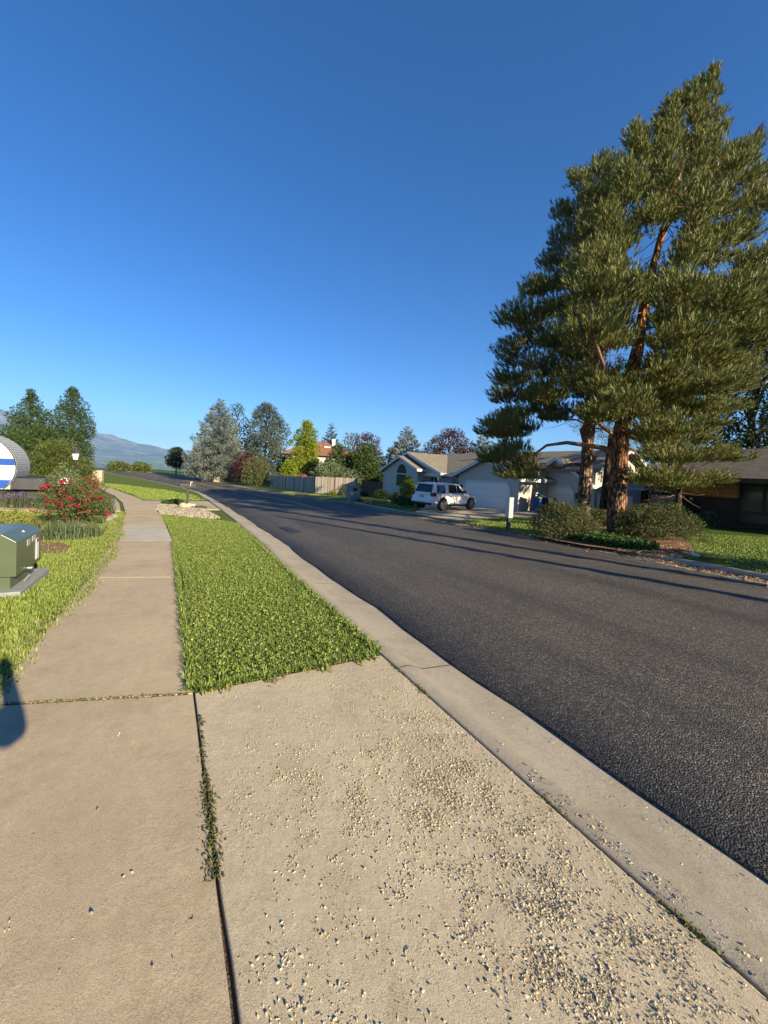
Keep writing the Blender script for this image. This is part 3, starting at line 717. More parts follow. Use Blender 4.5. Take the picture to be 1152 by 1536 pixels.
blades('edge_grass', q, .045, .0038, M['grass_dry'], None, 1.5)['kind'] = 'stuff'
p2 = [SN(28.6, -2.1), SN(29, 1.7), SN(36, 1.0), SN(46, -1.2), SN(58, -6.3), SN(58, -10), SN(46, -5.6), SN(36, -3.2)]
pts = scatter(p2, 16000, 0, -.03); blades('parking_strip_grass', pts, .10, .028, M['grass'])['kind'] = 'stuff'
# across the street: lawn blades in the patches that show
p3 = [G(690, 783, .03), G(760, 797, .03), G(820, 806, .03), G(835, 780, .03), G(770, 776, .03)]
pts = scatter(p3, 9000, 0, .02); blades('verge_grass', pts, .10, .012, M['grass'])['kind'] = 'stuff'
p4 = [G(1043, 832, .03), G(1152, 862, .03), (12.5, 5.), (17., 8.), (17.2, 14.), G(1030, 800, .03), G(1032, 815, .03)]
pts = scatter(p4, 46000, 0, .02); blades('right_lawn_grass', pts, .055, .008, M['grass'])['kind'] = 'stuff'
p5 = [G(420, 739, .03), G(520, 752.5, .03), G(600, 762, .03), G(590, 752, .03), G(520, 747, .03), G(440, 738, .03)]
pts = scatter(p5, 9000, 0, .02); blades('verge_grass', pts, .10, .03, M['grass_dry'])['kind'] = 'stuff'
# weeds in the joint between walk and apron, moss line in the walk's cross joint, weeds along the kerb joint
W = []
for s0, s1, n_, wd in ((1.52, 2.15, 1500, .017), (2.15, 2.5, 160, .014), (2.55, 2.68, 130, .016)):
    s = rng.uniform(s0, s1, n_); W.append(np.stack([s, .165+rng.normal(0, wd, n_)*np.clip((s1-s)/.15, .2, 1)], 1))
s = rng.uniform(-1.4, .1, 1300); W.append(np.stack([2.97-.32*(s-.13)+rng.normal(0, .010, len(s)), s], 1))
for s0, n_ in ((2.72, 130), (2.35, 150), (1.2, 60), (.62, 160)):
    W.append(np.stack([s0+rng.normal(0, .06, n_), 1.655+rng.normal(0, .012, n_)], 1))
W = np.vstack(W); P = np.stack([D[0]*W[:, 0]+N[0]*W[:, 1], D[1]*W[:, 0]+N[1]*W[:, 1]], 1)
P = np.column_stack([P, zgv(P[:, 0], P[:, 1])+rng.uniform(-.006, .014, len(P))])
A_, B_ = leaves_at(P, np.tile([0, 0, .6], (len(P), 1)), .013, .7, 1.5); leaf_mesh('joint_weeds', P, A_, B_, M['weed'])['kind'] = 'stuff'
# loose spalled flakes on the apron, and a few on the walk and in the gutter
from mathutils import noise as N3
def flakes(name, nc, sr, nr, size, dens, off=.004, grp=9, sig=.02):
    """thin curled flakes lying and standing in little heaps"""
    S = []
    while nc > 0:
        s = rnd.uniform(*sr); q = rnd.uniform(*nr); w = dens(s, q)
        if rnd.random() < w:
            nc -= 1; g = 1+int(rnd.expovariate(1/(1+grp*min(1, w*1.5)))); e = sig*(.4+.2*math.sqrt(g))
            for _ in range(g): S.append((s+rnd.gauss(0, e), min(q+rnd.gauss(0, e), 1.645) if q < 1.66 else q+rnd.gauss(0, e)))
    S = np.array(S); P = np.stack([D[0]*S[:, 0]+N[0]*S[:, 1], D[1]*S[:, 0]+N[1]*S[:, 1]], 1); m = len(P)
    P = np.column_stack([P, zgv(P[:, 0], P[:, 1])+off]); sz = size*(.35+rng.random((m, 1))**2*1.3)
    a1 = rdir(m)*np.array([1, 1, .5]); b1 = unit(np.cross(a1, rdir(m)))*np.array([1, 1, .5]); c1 = unit(np.cross(a1, b1)); P[:, 2:3] += sz*.35*rng.random((m, 1))
    j = lambda: rng.uniform(.45, 1.2, (m, 1))
    V = np.stack([P-a1*sz*j(), P-b1*sz*.7*j(), P+c1*sz*.35*rng.normal(size=(m, 1)), P+b1*sz*.7*j(), P+a1*sz*j()], 1).reshape(-1, 3)
    b = np.arange(m)[:, None]*5; Fc = np.concatenate([b+np.array([f]) for f in ([0, 1, 2], [0, 2, 3], [1, 4, 2], [2, 4, 3])], 1).reshape(-1, 3)
    npmesh(name, V, Fc, M['flake'])['kind'] = 'stuff'
def dn(s, q):
    x, y = D[0]*s+N[0]*q, D[1]*s+N[1]*q
    v = N3.noise((x*1.3+3, y*1.3, 0))*.5+.5; c = N3.noise((x*9, y*9, 2))*.5+.5
    band = math.exp(-((q-(1.22+.1*(s-.8)))/.22)**2)*(1 if s < 1.6 else .3)
    return max(.2, min(1, (v-.2)*1.5))*max(.14, (c-.34)*2.2)*(1-.78*sm((s-1.7)/1.1))*(.2+.5*sm((q-.1)/.4)+1.0*band)
flakes('concrete_flakes', 9500, (-.3, 2.9), (.22, 1.63), .0056, dn, .004, 6)
flakes('concrete_flakes', 260, (.2, 2.8), (-1.1, .1), .0095, lambda s, q: max(0, N3.noise((s*4, q*4, 9))+.1)*(1 if s < 1.7 else .15), .008, 2)
flakes('concrete_flakes', 110, (.2, 3.2), (1.85, 2.2), .007, lambda s, q: .3, -.068, 2)
flakes('concrete_flakes', 130, (.2, 2.2), (1.69, 1.78), .007, lambda s, q: .3*(1-sm((s-1)/1.)), .002, 3, .012)
# leaf litter along the far gutter and on the mulch
FB = [p for p in B if 4 < p.y < 30]
idx = rng.integers(0, len(FB)-1, 5200); o = -np.abs(rng.normal(0, .28, 5200))+.02
P = np.array([(FB[i].x+(FB[i+1].x-FB[i].x)*u, FB[i].y+(FB[i+1].y-FB[i].y)*u) for i, u in zip(idx, rng.random(5200))])+np.outer(o, N)
P = np.column_stack([P, zgv(P[:, 0], P[:, 1])-.04+rng.uniform(0, .025, len(P))]); A_, B_ = leaves_at(P, rdir(len(P))*np.array([1, 1, .2]), .055, .6, .3)
leaf_mesh('leaf_litter', P, A_, B_, M['litter'])['kind'] = 'stuff'
mbp = [G(925, 826, .05), G(960, 832, .05), G(1025, 838, .05), G(1042, 830, .05), G(1020, 812, .05), G(940, 812, .05)]
P = scatter(mbp, 3500, 0, .06); A_, B_ = leaves_at(P, rdir(len(P))*np.array([1, 1, .4]), .06, .4, .3)
leaf_mesh('bark_chips', P, A_, B_, M['litter'])['kind'] = 'stuff'
P = scatter([SN(-.2, 1.2), SN(.42, 1.5), SN(.42, 1.66), SN(-.2, 1.66)], 700, 0, .0); A_, B_ = leaves_at(P, rdir(len(P)), .03, .35)
leaf_mesh('bark_chips', P, A_, B_, M['litter'])['kind'] = 'stuff'
P = scatter([b_[:2] for b_ in bedp], 3600, 0, .01); m_ = len(P); sz = .05*rng.uniform(.5, 1.4, (m_, 1)); a1 = rdir(m_); b1 = unit(np.cross(a1, rdir(m_))); c1 = np.cross(a1, b1)
V = np.stack([P-a1*sz, P+b1*sz*.8, P+a1*sz, P-b1*sz*.8, P+c1*sz*.7, P-c1*sz*.7], 1).reshape(-1, 3); b = np.arange(m_)[:, None]*6
Fc = np.concatenate([b+np.array([f]) for f in ([0, 1, 4], [1, 2, 4], [2, 3, 4], [3, 0, 4], [1, 0, 5], [2, 1, 5], [3, 2, 5], [0, 3, 5])], 1).reshape(-1, 3)
npmesh('gravel', V, Fc, M['pebble'])['kind'] = 'stuff'
# a few stray leaves on the asphalt
P = np.array([SN(1.0, 2.62, -.045), SN(1.6, 2.75, -.045), SN(2.2, 5.4, -.02), SN(2.5, 6.6, -.02), SN(1.6, 6.9, -.02), SN(4, 8.3, -.03), SN(3.2, 7.6, -.03)]); A_, B_ = leaves_at(P, rdir(len(P))*np.array([1, 1, .1]), .028, .6, .1)
leaf_mesh('stray_leaves', P, A_, B_, M['litter'])['kind'] = 'stuff'

# ================================================================ left side: cabinet, roses, planting
def cabinet():
    c = G(17, 889); rz = R(28)
    t = thing('utility_cabinet', 'squat green metal transformer cabinet on a grey pad at the lawn edge', 'utility cabinet', c, rz)
    # local x = across (to the road), y = along the walk
    t.scale = (.92, .9, .87)
    MB().box(-1.05, .13, -.14, 1.22, -.1, .045, .012).build('pad', M['padgrey'], t)
    MB().box(-.98, -.02, .02, 1.02, .04, .24).build('base', M['greenpaint'], t)
    prof = [(-1.0, .235), (.05, .235), (.05, .74), (-.11, .86), (-1.0, .86)]
    body = MB().prism(prof, -.02, 1.06, 'y').build('body', M['greenpaint'], t, False, .008)
    MB().box(.052, .058, .80, .93, .30, .64).build('warning_label', M['label'], body)
    MB().box(.0585, .061, .805, .925, .58, .635).build('warning_strip', M['labelred'], body)
    MB().box(.052, .057, .62, .78, .63, .72).build('data_label', M['labelgrey'], body)
    MB().box(.052, .057, .40, .52, .60, .70).build('data_label', M['labelgrey'], body)
    m = MB(); m.prism([(.0, 0), (.006, 0), (.006, .001), (0, .001)], 0, .001, 'y')
    hp = MB(); hp.tube([(-.02, .55, .795), (-.045, .55, .815)], [.016, .016], 10); hp.build('lifting_lug', M['labelgrey'], body)
    MB().box(.0, .10, .45, .52, .225, .255, .006).build('latch', M['galv'], t)
    lg = MB(); lg.tube([(.02, .42, .05), (.06, .50, .12), (.03, .62, .06)], .014, 6); lg.build('padlock_chain', M['galv'], t)
cabinet()

bloom_me = None
def rose_bush(label, base, h, rx, ry, n, nb, seed):
    global bloom_me
    r = random.Random(seed); root = thing('rose_bush', label, 'rose bush', base, 0, 'red rose bushes by the walk'); blobs = []
    for i in range(26):
        a = i*2.39996; q = math.sqrt((i+.5)/26); z = h*(.88-.5*q*q)*r.uniform(.55, .95)
        blobs.append((rx*q*.75*math.cos(a), ry*q*.75*math.sin(a), z, rx*.3, ry*.3, h*.24))
    P, O = blob_points(blobs, n, .5); k = P[:, 2] > .02; P, O = P[k], O[k]; A_, B_ = leaves_at(P, O, .056, .62, 1.1)
    leaf_mesh('foliage', P, A_, B_, M['leaf_rose'], root)
    tb = MB()
    for i in range(34):
        b = blobs[i % 26]; e = (b[0]*1.1+r.uniform(-.1, .1), b[1]*1.1, b[2]+h*.2*r.random()); tb.tube(bend((b[0]*.2, b[1]*.2, -.03), e, 3, .06, .02), [.012, .01, .008, .004], 5)
    tb.build('stems', M['stem'], root)
    if bloom_me is None:
        q = rdir(46); q[:, 2] = np.abs(q[:, 2])*.8; A2, B2 = leaves_at(q*.045, q, .062, .9, .8)
        o = leaf_mesh('bloom', q*.045, A2, B2, M['petal']); bloom_me = o.data; bpy.data.objects.remove(o)
    for i in range(nb):
        b = blobs[r.randrange(26)]; d = Vector((r.gauss(0, 1), r.gauss(0, 1)-.75, r.gauss(0, .8)+.15)).normalized()
        p = (b[0]+d.x*b[3]*1.05, b[1]+d.y*b[4]*1.05, max(.1, b[2]+d.z*b[5]*1.05))
        o = bpy.data.objects.new('bloom', bloom_me); COL.objects.link(o); o.parent = root; o.location = p; o.scale = [r.uniform(.45, 1.05)]*3; o.rotation_euler = (r.uniform(-.8, .8), r.uniform(-.8, .8), r.uniform(0, 6))
c = G(84, 792); rose_bush('larger red rose bush in front, standing behind the green cabinet', (c[0]-.1, c[1]+.7, c[2]), 1.5, 1.02, .9, 9000, 80, 3)
c = GD(132, 13.6, 740); rose_bush('smaller red rose bush behind, where the walk bends', c, 1.5, .85, .8, 6000, 34, 5)
def tuft(name, label, cat, base, h, n, rad, w, mat, group=None, lean=.9, spikes=None):
    root = thing(name, label, cat, base, 0, group); a = rng.uniform(0, 6.28, n); r = rad*rng.random(n)**.7
    blades('foliage', np.stack([r*np.cos(a), r*np.sin(a), np.full(n, -.02)], 1), h, w, mat, root, lean)
    if spikes:
        m = n//2; a = rng.uniform(0, 6.28, m); r = rad*1.2*rng.random(m)**.6; P = np.stack([r*np.cos(a), r*np.sin(a), h*rng.uniform(.75, 1.2, m)], 1)
        A_, B_ = leaves_at(P, np.stack([np.cos(a)*.5, np.sin(a)*.5, np.ones(m)], 1), .09, .28, .2); leaf_mesh('blossom', P, A_, B_, M['lavender'], root)['kind'] = 'stuff'
    return root
c = GD(96, 9.3, 800); tuft('ornamental_grass', 'loose grey-green grass clump at the foot of the larger roses', 'grass clump', c, .36, 1500, .8, .006, M['leaf_willow'], None, 1.3)
c = GD(62, 9.6, 795); tuft('ornamental_grass', 'fine grass clump between yellow shrub and larger roses', 'grass clump', c, .34, 800, .5, .006, M['leaf_olive'], None, 1.3)
c = GD(8, 17.5, 738); tuft('ornamental_grass', 'tall feathery grass clump in front of the trailer tyre', 'grass clump', c, .95, 2600, .6, .008, M['leaf_willow'], None, 1.)
c = GD(28, 16., 748); tuft('lavender_plant', 'purple lavender beside the feathery grass clump', 'lavender', c, .5, 700, .62, .010, M['leaf_grey'], 'lavender plants', .8, True)
c = GD(156, 14.6, 748); tuft('lavender_plant', 'purple lavender between the smaller roses and the walk', 'lavender', c, .5, 420, .34, .010, M['leaf_grey'], 'lavender plants', .8, True)
c = GD(14, 9.2, 785); shrub('low_shrub', 'low yellow-green shrub behind the green cabinet', 'shrub', c, .62, .85, .6, .07, 1500, M['leaf_yellow'], 14)
c = GD(142, 15.5, 745); shrub('low_shrub', 'small pale shrub beyond the smaller roses', 'shrub', c, .9, .45, .45, .07, 900, M['leaf_willow'], 10)
c = GD(96, 16., 740); shrub('tall_shrub', 'tall pale leafy shrub behind the roses, in front of the lamp post', 'shrub', c, 1.75, 1.0, .8, .09, 3600, M['leaf_willow'], 20, None, .3)
# small white rocks at the edge of the rose bed
for i in range(7):
    s_ = 15.6+i*.28; x, y, z = SN(s_, swn(s_)-1.45-.25*rnd.random()); bm = bmesh.new(); bmesh.ops.create_icosphere(bm, subdivisions=2, radius=.09+.05*rnd.random())
    for v in bm.verts: v.co *= 1+.25*N3.noise(v.co*9+Vector((i, 0, 0))); v.co.z *= .6
    o = MB().bm(bm).build('rock', M['gravel'], None, True); o.location = (x, y, z+.02); tag(o, 'pale fist-sized rock edging the rose bed by the walk', 'rock', 'rocks edging the rose bed')

# ---------------------------------------------------------------- travel trailer
def trailer():
    rz = R(32); q = GD(23, 17.0, 735); c = (q[0]+1.37*math.cos(rz)-1.15*math.sin(rz), q[1]+1.37*math.sin(rz)+1.15*math.cos(rz), q[2])
    t = thing('travel_trailer', 'rounded white travel trailer with blue stripes, only its front end in view', 'travel trailer', c, rz)
    # local x towards the hitch, local -y faces the street; body from x=-7.6 to -1.35
    L = -7.6; W2 = 1.18
    def nose(z0=.62): 
        pr = []
        for i in range(17):
            a = -.52+ i/16*(math.pi/2+.52)
            pr.append((-2.95+1.62*math.cos(a), 1.62+1.52*math.sin(a)))
        return pr
    ns = nose(); prof = [(L, .66)]+[(ns[0][0], .66)]+ns+[(L, 3.14)]
    MB().prism(prof, -W2+.05, W2-.05, 'y').build('body', M['diamond'], t)
    # white side panel, slightly inset from the curved front cap
    side = [(L+.02, .7), (-1.75, .7)]+[(-2.95+1.585*math.cos(a), 1.62+1.485*math.sin(a)) for a in [(-.42+i/14*(math.pi/2+.42)) for i in range(15)]]+[(L+.02, 3.105)]
    sp = MB().prism(side, -W2+.045, -W2+.01, 'y').build('side_panel', M['gelwhite'], t)
    def stripe(z0, z1, y=-W2+.006):
        def xe(z): return -2.95+1.585*math.sqrt(max(0, 1-((z-1.62)/1.485)**2)) if z > 1.05 else -1.75+.25*(z-.7)/.35
        k = 6; pr = [(-7.5, z0), ]+[(xe(z0+(z1-z0)*i/k)-.012, z0+(z1-z0)*i/k) for i in range(k+1)]+[(-7.5, z1)]
        MB().prism(pr, y-.004, y+.01, 'y').build('stripe', M['blue'], sp)
    stripe(1.72, 2.02); stripe(.71, 1.08)
    tr = MB(); tr.tube([(x, -W2+.03, z) for x, z in side[1:-1]], .028, 6); tr.build('edge_trim', M['darkmetal'], t)
    # quilted metal front cap over the nose
    ca = MB(); k = len(ns)
    for i in range(k-1):
        (x0, z0), (x1, z1) = ns[i], ns[i+1]; nx = .012
        ca.quad((x0+nx, -W2+.06, z0), (x0+nx, W2-.06, z0), (x1+nx, W2-.06, z1+nx), (x1+nx, -W2+.06, z1+nx))
    ca.build('front_cap', M['diamond'], t, True)
    d = MB().box(-3.45, -2.62, -W2-.02, -W2+.012, .78, 2.62, .0); dr = d.build('door', M['gelwhite'], t, False, .06)
    f = MB(); pts = [(-3.47, .76), (-2.60, .76), (-2.60, 2.5), (-2.72, 2.64), (-3.35, 2.64), (-3.47, 2.5)]
    f.tube([(x, -W2-.022, z) for x, z in pts+[pts[0]]], .024, 6); f.build('door_frame', M['darkmetal'], dr)
    MB().box(-3.3, -2.78, -W2-.03, -W2-.018, 1.75, 2.42).build('door_window', M['glass'], dr, False, .0)
    MB().box(-2.45, -1.75, -W2-.02, -W2+.0, 1.58, 1.61).build('swoosh', M['greymetal'], sp); MB().box(-2.1, -1.7, -W2-.02, -W2+.0, 1.36, 1.38).build('swoosh', M['greymetal'], sp)
    # frame, A-shaped hitch, black storage bin, white gas bottle cover, wheel, jacks
    MB().box(L, -1.7, -.95, .95, .5, .66).build('chassis', M['black'], t)
    h = MB(); h.tube([(-1.9, -.8, .58), (.55, -.05, .56)], .05, 6); h.tube([(-1.9, .8, .58), (.55, .05, .56)], .05, 6); h.build('hitch', M['black'], t)
    MB().box(-2.0, -.45, -.95, .95, .64, 1.16, .03).build('storage_bin', M['darkmetal'], t)
    rl = MB()
    for y in (-.96, .96): rl.tube([(-1.9, y, 1.2), (-.1, y*.6, 1.2), (-.1, y*.6, .66)], .022, 6)
    rl.tube([(-.1, -.58, 1.2), (-.1, .58, 1.2)], .022, 6); rl.build('rail', M['black'], t)
    MB().box(-.36, -.3, -.62, -.5, .86, .98, .01).build('marker_light', M['redlight'], t)
    gc = MB(); gc.box(-.05, .42, -.36, .36, .62, 1.06, .05); gc.box(.02, .34, -.3, .3, 1.05, 1.2, .04); gc.build('gas_bottle_cover', M['gelwhite'], t)
    for y in (-.9, .9):
        j = MB(); j.tube([(-2.25, y, .62), (-2.25, y, .06)], .04, 8); j.box(-2.36, -2.14, y-.1, y+.1, .0, .05); j.build('jack', M['galv'], t)
    for x in (-5.2, -5.95):
        for y in (-1.05, .82):
            w = MB(); w.prism([(x+.34*math.cos(a), .36+.34*math.sin(a)) for a in [i*math.pi/12 for i in range(24)]], y, y+.22, 'y'); wh = w.build('wheel', M['rubber'], t)
            MB().prism([(x+.2*math.cos(a), .36+.2*math.sin(a)) for a in [i*math.pi/8 for i in range(16)]], y-.006, y+.2, 'y').build('rim', M['silver'], wh)
trailer()

# ---------------------------------------------------------------- lamp post, brick pillar, mailbox
def lamp_post():
    c = GD(113, 27, 712); t = thing('lamp_post', 'black garden lamp post with a tapered glass lantern, behind the roses', 'lamp post', c, 0)
    m = MB(); m.lathe([(.1, -.05), (.1, .06), (.055, .1), (.045, .9), (.038, 1.55), (.06, 1.58), (.06, 1.62), (.03, 1.66)], 12); m.build('post', M['greymetal'], t, True)
    t.scale = (1.4, 1.4, 1.4)
    l = MB()
    for r0_, r1_, z0, z1 in ((.10, .17, 1.7, 2.02),): l.lathe([(r0_, z0), (r1_, z1)], 6)
    lt = l.build('lantern', M['label'], t)
    k = MB(); k.lathe([(.11, 1.66), (.12, 1.7)], 6); 
    for i in range(6):
        a = i*math.pi/3; k.tube([(.10*math.cos(a), .10*math.sin(a), 1.69), (.172*math.cos(a), .172*math.sin(a), 2.03)], .011, 5)
    k.build('cage', M['darkmetal'], lt)
    MB().lathe([(.215, 2.02), (.2, 2.06), (.1, 2.17), (.04, 2.2), (.03, 2.25), (.012, 2.27)], 6).build('cap', M['darkmetal'], t)
lamp_post()
def brick_pillar():
    c = GD(147, 50, 716); t = thing('brick_pillar', 'tan brick entry pillar at the end of the walk', 'pillar', (c[0], c[1], c[2]-.1), R(25))
    MB().box(-.5, .5, -.5, .5, -.2, 1.52).build('shaft', M['tanbrick'], t)
    MB().box(-.56, .56, -.56, .56, 1.52, 1.64, .02).build('cap', M['stone'], t)
brick_pillar()
def mailbox():
    c = G(281, 761); t = thing('mailbox', 'grey mailbox on a single square post rising from pale stones', 'mailbox', c, R(26))
    MB().box(-.055, .055, -.055, .055, -.1, 1.0, .008).build('post', M['greymetal'], t)
    pr = [(-.11, 1.02), (.11, 1.02), (.11, 1.14)]+[(.11*math.cos(a), 1.14+.11*math.sin(a)) for a in [i*math.pi/10 for i in range(1, 10)]]+[(-.11, 1.14)]
    m = MB(); m.v = []
    b = MB(); n = len(pr); vs = [(x, y, z) for x in (-.36, .36) for (y, z) in pr]
    b.add(vs, [(k, (k+1) % n, (k+1) % n+n, k+n) for k in range(n)]+[tuple(range(n)), tuple(reversed(range(n, 2*n)))])
    bx = b.build('box', M['greymetal'], t, False, .006)
    MB().box(.36, .372, -.1, .1, 1.03, 1.22, .004).build('door', M['darkmetal'], bx)
    MB().box(-.38, .38, -.13, .13, .985, 1.02, .006).build('shelf', M['greymetal'], t)
    f = MB(); f.box(.1, .13, -.122, -.113, 1.08, 1.3); f.box(.1, .2, -.122, -.113, 1.25, 1.31); f.build('flag', M['galv'], bx)
    for i, (dx, dy, r) in enumerate(((-.1, -.2, .2), (.16, -.18, .19), (.30, -.02, .15), (-.02, -.32, .13))):
        bm = bmesh.new(); bmesh.ops.create_icosphere(bm, subdivisions=2, radius=r)
        for v in bm.verts: v.co *= 1+.3*N3.noise(v.co*5+Vector((i*3, 0, 0))); v.co.z *= .85
        o = MB().bm(bm).build('boulder', M['stone'], None, True); o.location = (c[0]+dx, c[1]+dy, c[2]+.08)
        tag(o, 'tan boulder piled at the foot of the grey mailbox post', 'boulder', 'boulders at the mailbox')
mailbox()
c = GD(262, 21.0, 757); shrub('spreading_juniper', 'low bright green juniper lying on the gravel beside the mailbox', 'juniper', c, .28, .85, .4, .09, 1500, M['ivy'], 12, None, .4)
c = GD(300, 19.2, 766); shrub('spreading_juniper', 'flat grey-green juniper on the gravel at the kerb side', 'juniper', c, .14, .5, .3, .07, 500, M['juniper'], 8, None, .4)
# ================================================================ trees and shrubs on the left and far side
def tree_at(px, Y, top, **k):
    """base on the ground Y metres ahead, height from the row its top reaches"""
    b = GD(px, Y); return b, AT(px, top, Y).z-b[2]
b, h = tree_at(106, 92, 582); broadleaf('tree', 'tall dark green tree nearest the mountains, right one of the pair behind the clipped hedge', 'tree', b, h, 5.9, 5.6, .46, 15000, M['leaf_mid'], 'dome', .03, 64, .3, group=None)
b, h = tree_at(44, 92, 585); broadleaf('tree', 'tall dark green tree above the trailer, left one of the pair behind the clipped hedge', 'tree', b, h, 4.8, 5, .46, 12000, M['leaf_mid'], 'dome', .03, 64, .3)
b, h = tree_at(2, 80, 640); broadleaf('tree', 'broad green tree behind the trailer roof at the edge of the photo', 'tree', b, h, 7, 6, .5, 6000, M['leaf_mid'], 'round', .05, 40, .4)
b, h = tree_at(66, 70, 640); broadleaf('tree', 'low spreading green tree between the trailer and the pair of tall trees', 'tree', b, h, 5.5, 5, .42, 6000, M['leaf_mid'], 'round', .02, 36, .4)
b, h = tree_at(86, 38, 663); broadleaf('clipped_hedge', 'large clipped yellow-green hedge ball behind the lamp post', 'hedge', b, h, 3.2, 2.6, .17, 15000, M['leaf_hedge'], 'column', .0, 40, .36, limbs=False)
b, h = tree_at(128, 36, 688); broadleaf('rounded_shrub', 'smaller rounded shrub right of the lamp post', 'shrub', b, h, 1.3, 1.2, .16, 2600, M['leaf_hedge'], 'round', .0, 18, .4, limbs=False)
for px, Y, w_, top, lb in ((178, 108, 4.2, 694, 'rounded clipped bush on the far road edge, nearer the brick pillar'), (211, 112, 4.0, 695, 'rounded clipped bush on the far road edge, nearer the dark oval tree')):
    b, h = tree_at(px, Y, top); broadleaf('round_bush', lb, 'bush', b, h, w_, 2.6, .5, 2600, M['leaf_hedge'], 'column', .0, 22, .42, limbs=False, group='clipped bushes on the far road edge')
b, h = tree_at(194, 112, 701); broadleaf('round_bush', 'low small bush between the two clipped bushes on the far road edge', 'bush', b, h, 2.6, 1.6, .45, 1000, M['leaf_yellow'], 'column', .0, 12, .42, limbs=False)
b, h = tree_at(264, 98, 671); broadleaf('oval_tree', 'small dark egg-shaped tree on a short trunk by the far kerb', 'tree', b, h, 3.1, 3.1, .42, 5200, M['leaf_dark'], 'oval', .27, 44, .3, shell=.5)
# blue spruce with its burgundy neighbour, the olive bush and the big grey-green tree
b, h = tree_at(326, 78, 597); conifer('blue_spruce', 'broad blue spruce on the street corner beside the stop sign', 'spruce tree', b, h, 7.1, .42, 44000, M['spruce'], .06, .22, nbr=150, asp=.3, power=.72)
b, h = tree_at(352, 96, 606); broadleaf('tree', 'thin green treetop showing just right of the blue spruce tip', 'tree', b, h, 6., 5, .6, 2600, M['leaf_mid'], 'oval', .1, 30, .3, shell=.6)
b, h = tree_at(396, 92, 606); broadleaf('tree', 'big airy grey-green tree right of the blue spruce', 'tree', b, h, 6.4, 6, .48, 13000, M['leaf_grey'], 'oval', .1, 60, .26, shell=.6)
b, h = tree_at(367, 74, 678); broadleaf('japanese_maple', 'small burgundy-leaved tree at the right foot of the blue spruce', 'tree', b, h, 3.0, 2.5, .36, 2200, M['leaf_red'], 'round', .1, 22, .36)
b, h = tree_at(297, 84, 692); broadleaf('japanese_maple', 'small patch of burgundy shrub left of the blue spruce trunk', 'shrub', b, h, 1.5, 1.3, .34, 500, M['leaf_red'], 'round', .1, 10, .4)
b, h = tree_at(383, 64, 687); broadleaf('round_bush', 'rounded olive-green bush at the left end of the board fence', 'bush', b, h, 2.7, 2.5, .26, 6500, M['leaf_olive'], 'round', .0, 32, .36, limbs=False)
b, h = tree_at(409, 58, 703); broadleaf('thin_shrub', 'thin vase-shaped shrub against the left end of the board fence', 'shrub', b, h, .9, .8, .22, 500, M['leaf_olive'], 'cone', .1, 12, .35, solid=False, lean=(.3, 0))
b, h = tree_at(340, 80, 712); broadleaf('low_shrub', 'low pale shrub beside the blue spruce trunk', 'shrub', b, h, 1.8, 1.2, .3, 700, M['leaf_willow'], 'round', 0, 10, .45, limbs=False)
b = GD(325, 76); o = MB().box(-.55, .55, -.4, .4, -.2, 1.0, .12).build('stone_block', M['stone'], None, False); o.location = b; tag(o, 'tan stone block at the foot of the blue spruce', 'stone')
# stop sign
def stop_sign():
    b = GD(303, 76); t = thing('stop_sign', 'red octagonal stop sign on a thin post left of the blue spruce', 'stop sign', b, R(8))
    MB().box(-.035, .035, -.03, .03, -.1, 2.55).build('post', M['galv'], t)
    oc = [(.42*math.cos(R(22.5+45*i)), 2.6+.42*math.sin(R(22.5+45*i))) for i in range(8)]; ocs = [(.39*math.cos(R(22.5+45*i)), 2.6+.39*math.sin(R(22.5+45*i))) for i in range(8)]
    MB().prism(oc, -.045, -.035, 'y').build('border', M['white'], t); fc = MB().prism(ocs, -.049, -.0455, 'y').build('face', M['redlight'], t)
    cu = bpy.data.curves.new('lettering', 'FONT'); cu.body = 'STOP'; cu.size = .3; cu.align_x = 'CENTER'; cu.align_y = 'CENTER'; cu.extrude = .001
    o = bpy.data.objects.new('lettering', cu); COL.objects.link(o); dg = bpy.context.evaluated_depsgraph_get(); me = bpy.data.meshes.new_from_object(o.evaluated_get(dg)); bpy.data.objects.remove(o)
    l = link('lettering', me, M['white'], fc); l.location = (0, -.052, 2.6); l.rotation_euler = (R(90), 0, 0)
stop_sign()
b = GD(290, 84); o = MB().box(-.04, .04, -.04, .04, 0, 2.6).build('sign_post', M['galv']); o.location = b; tag(o, 'bare thin metal post left of the stop sign', 'post')

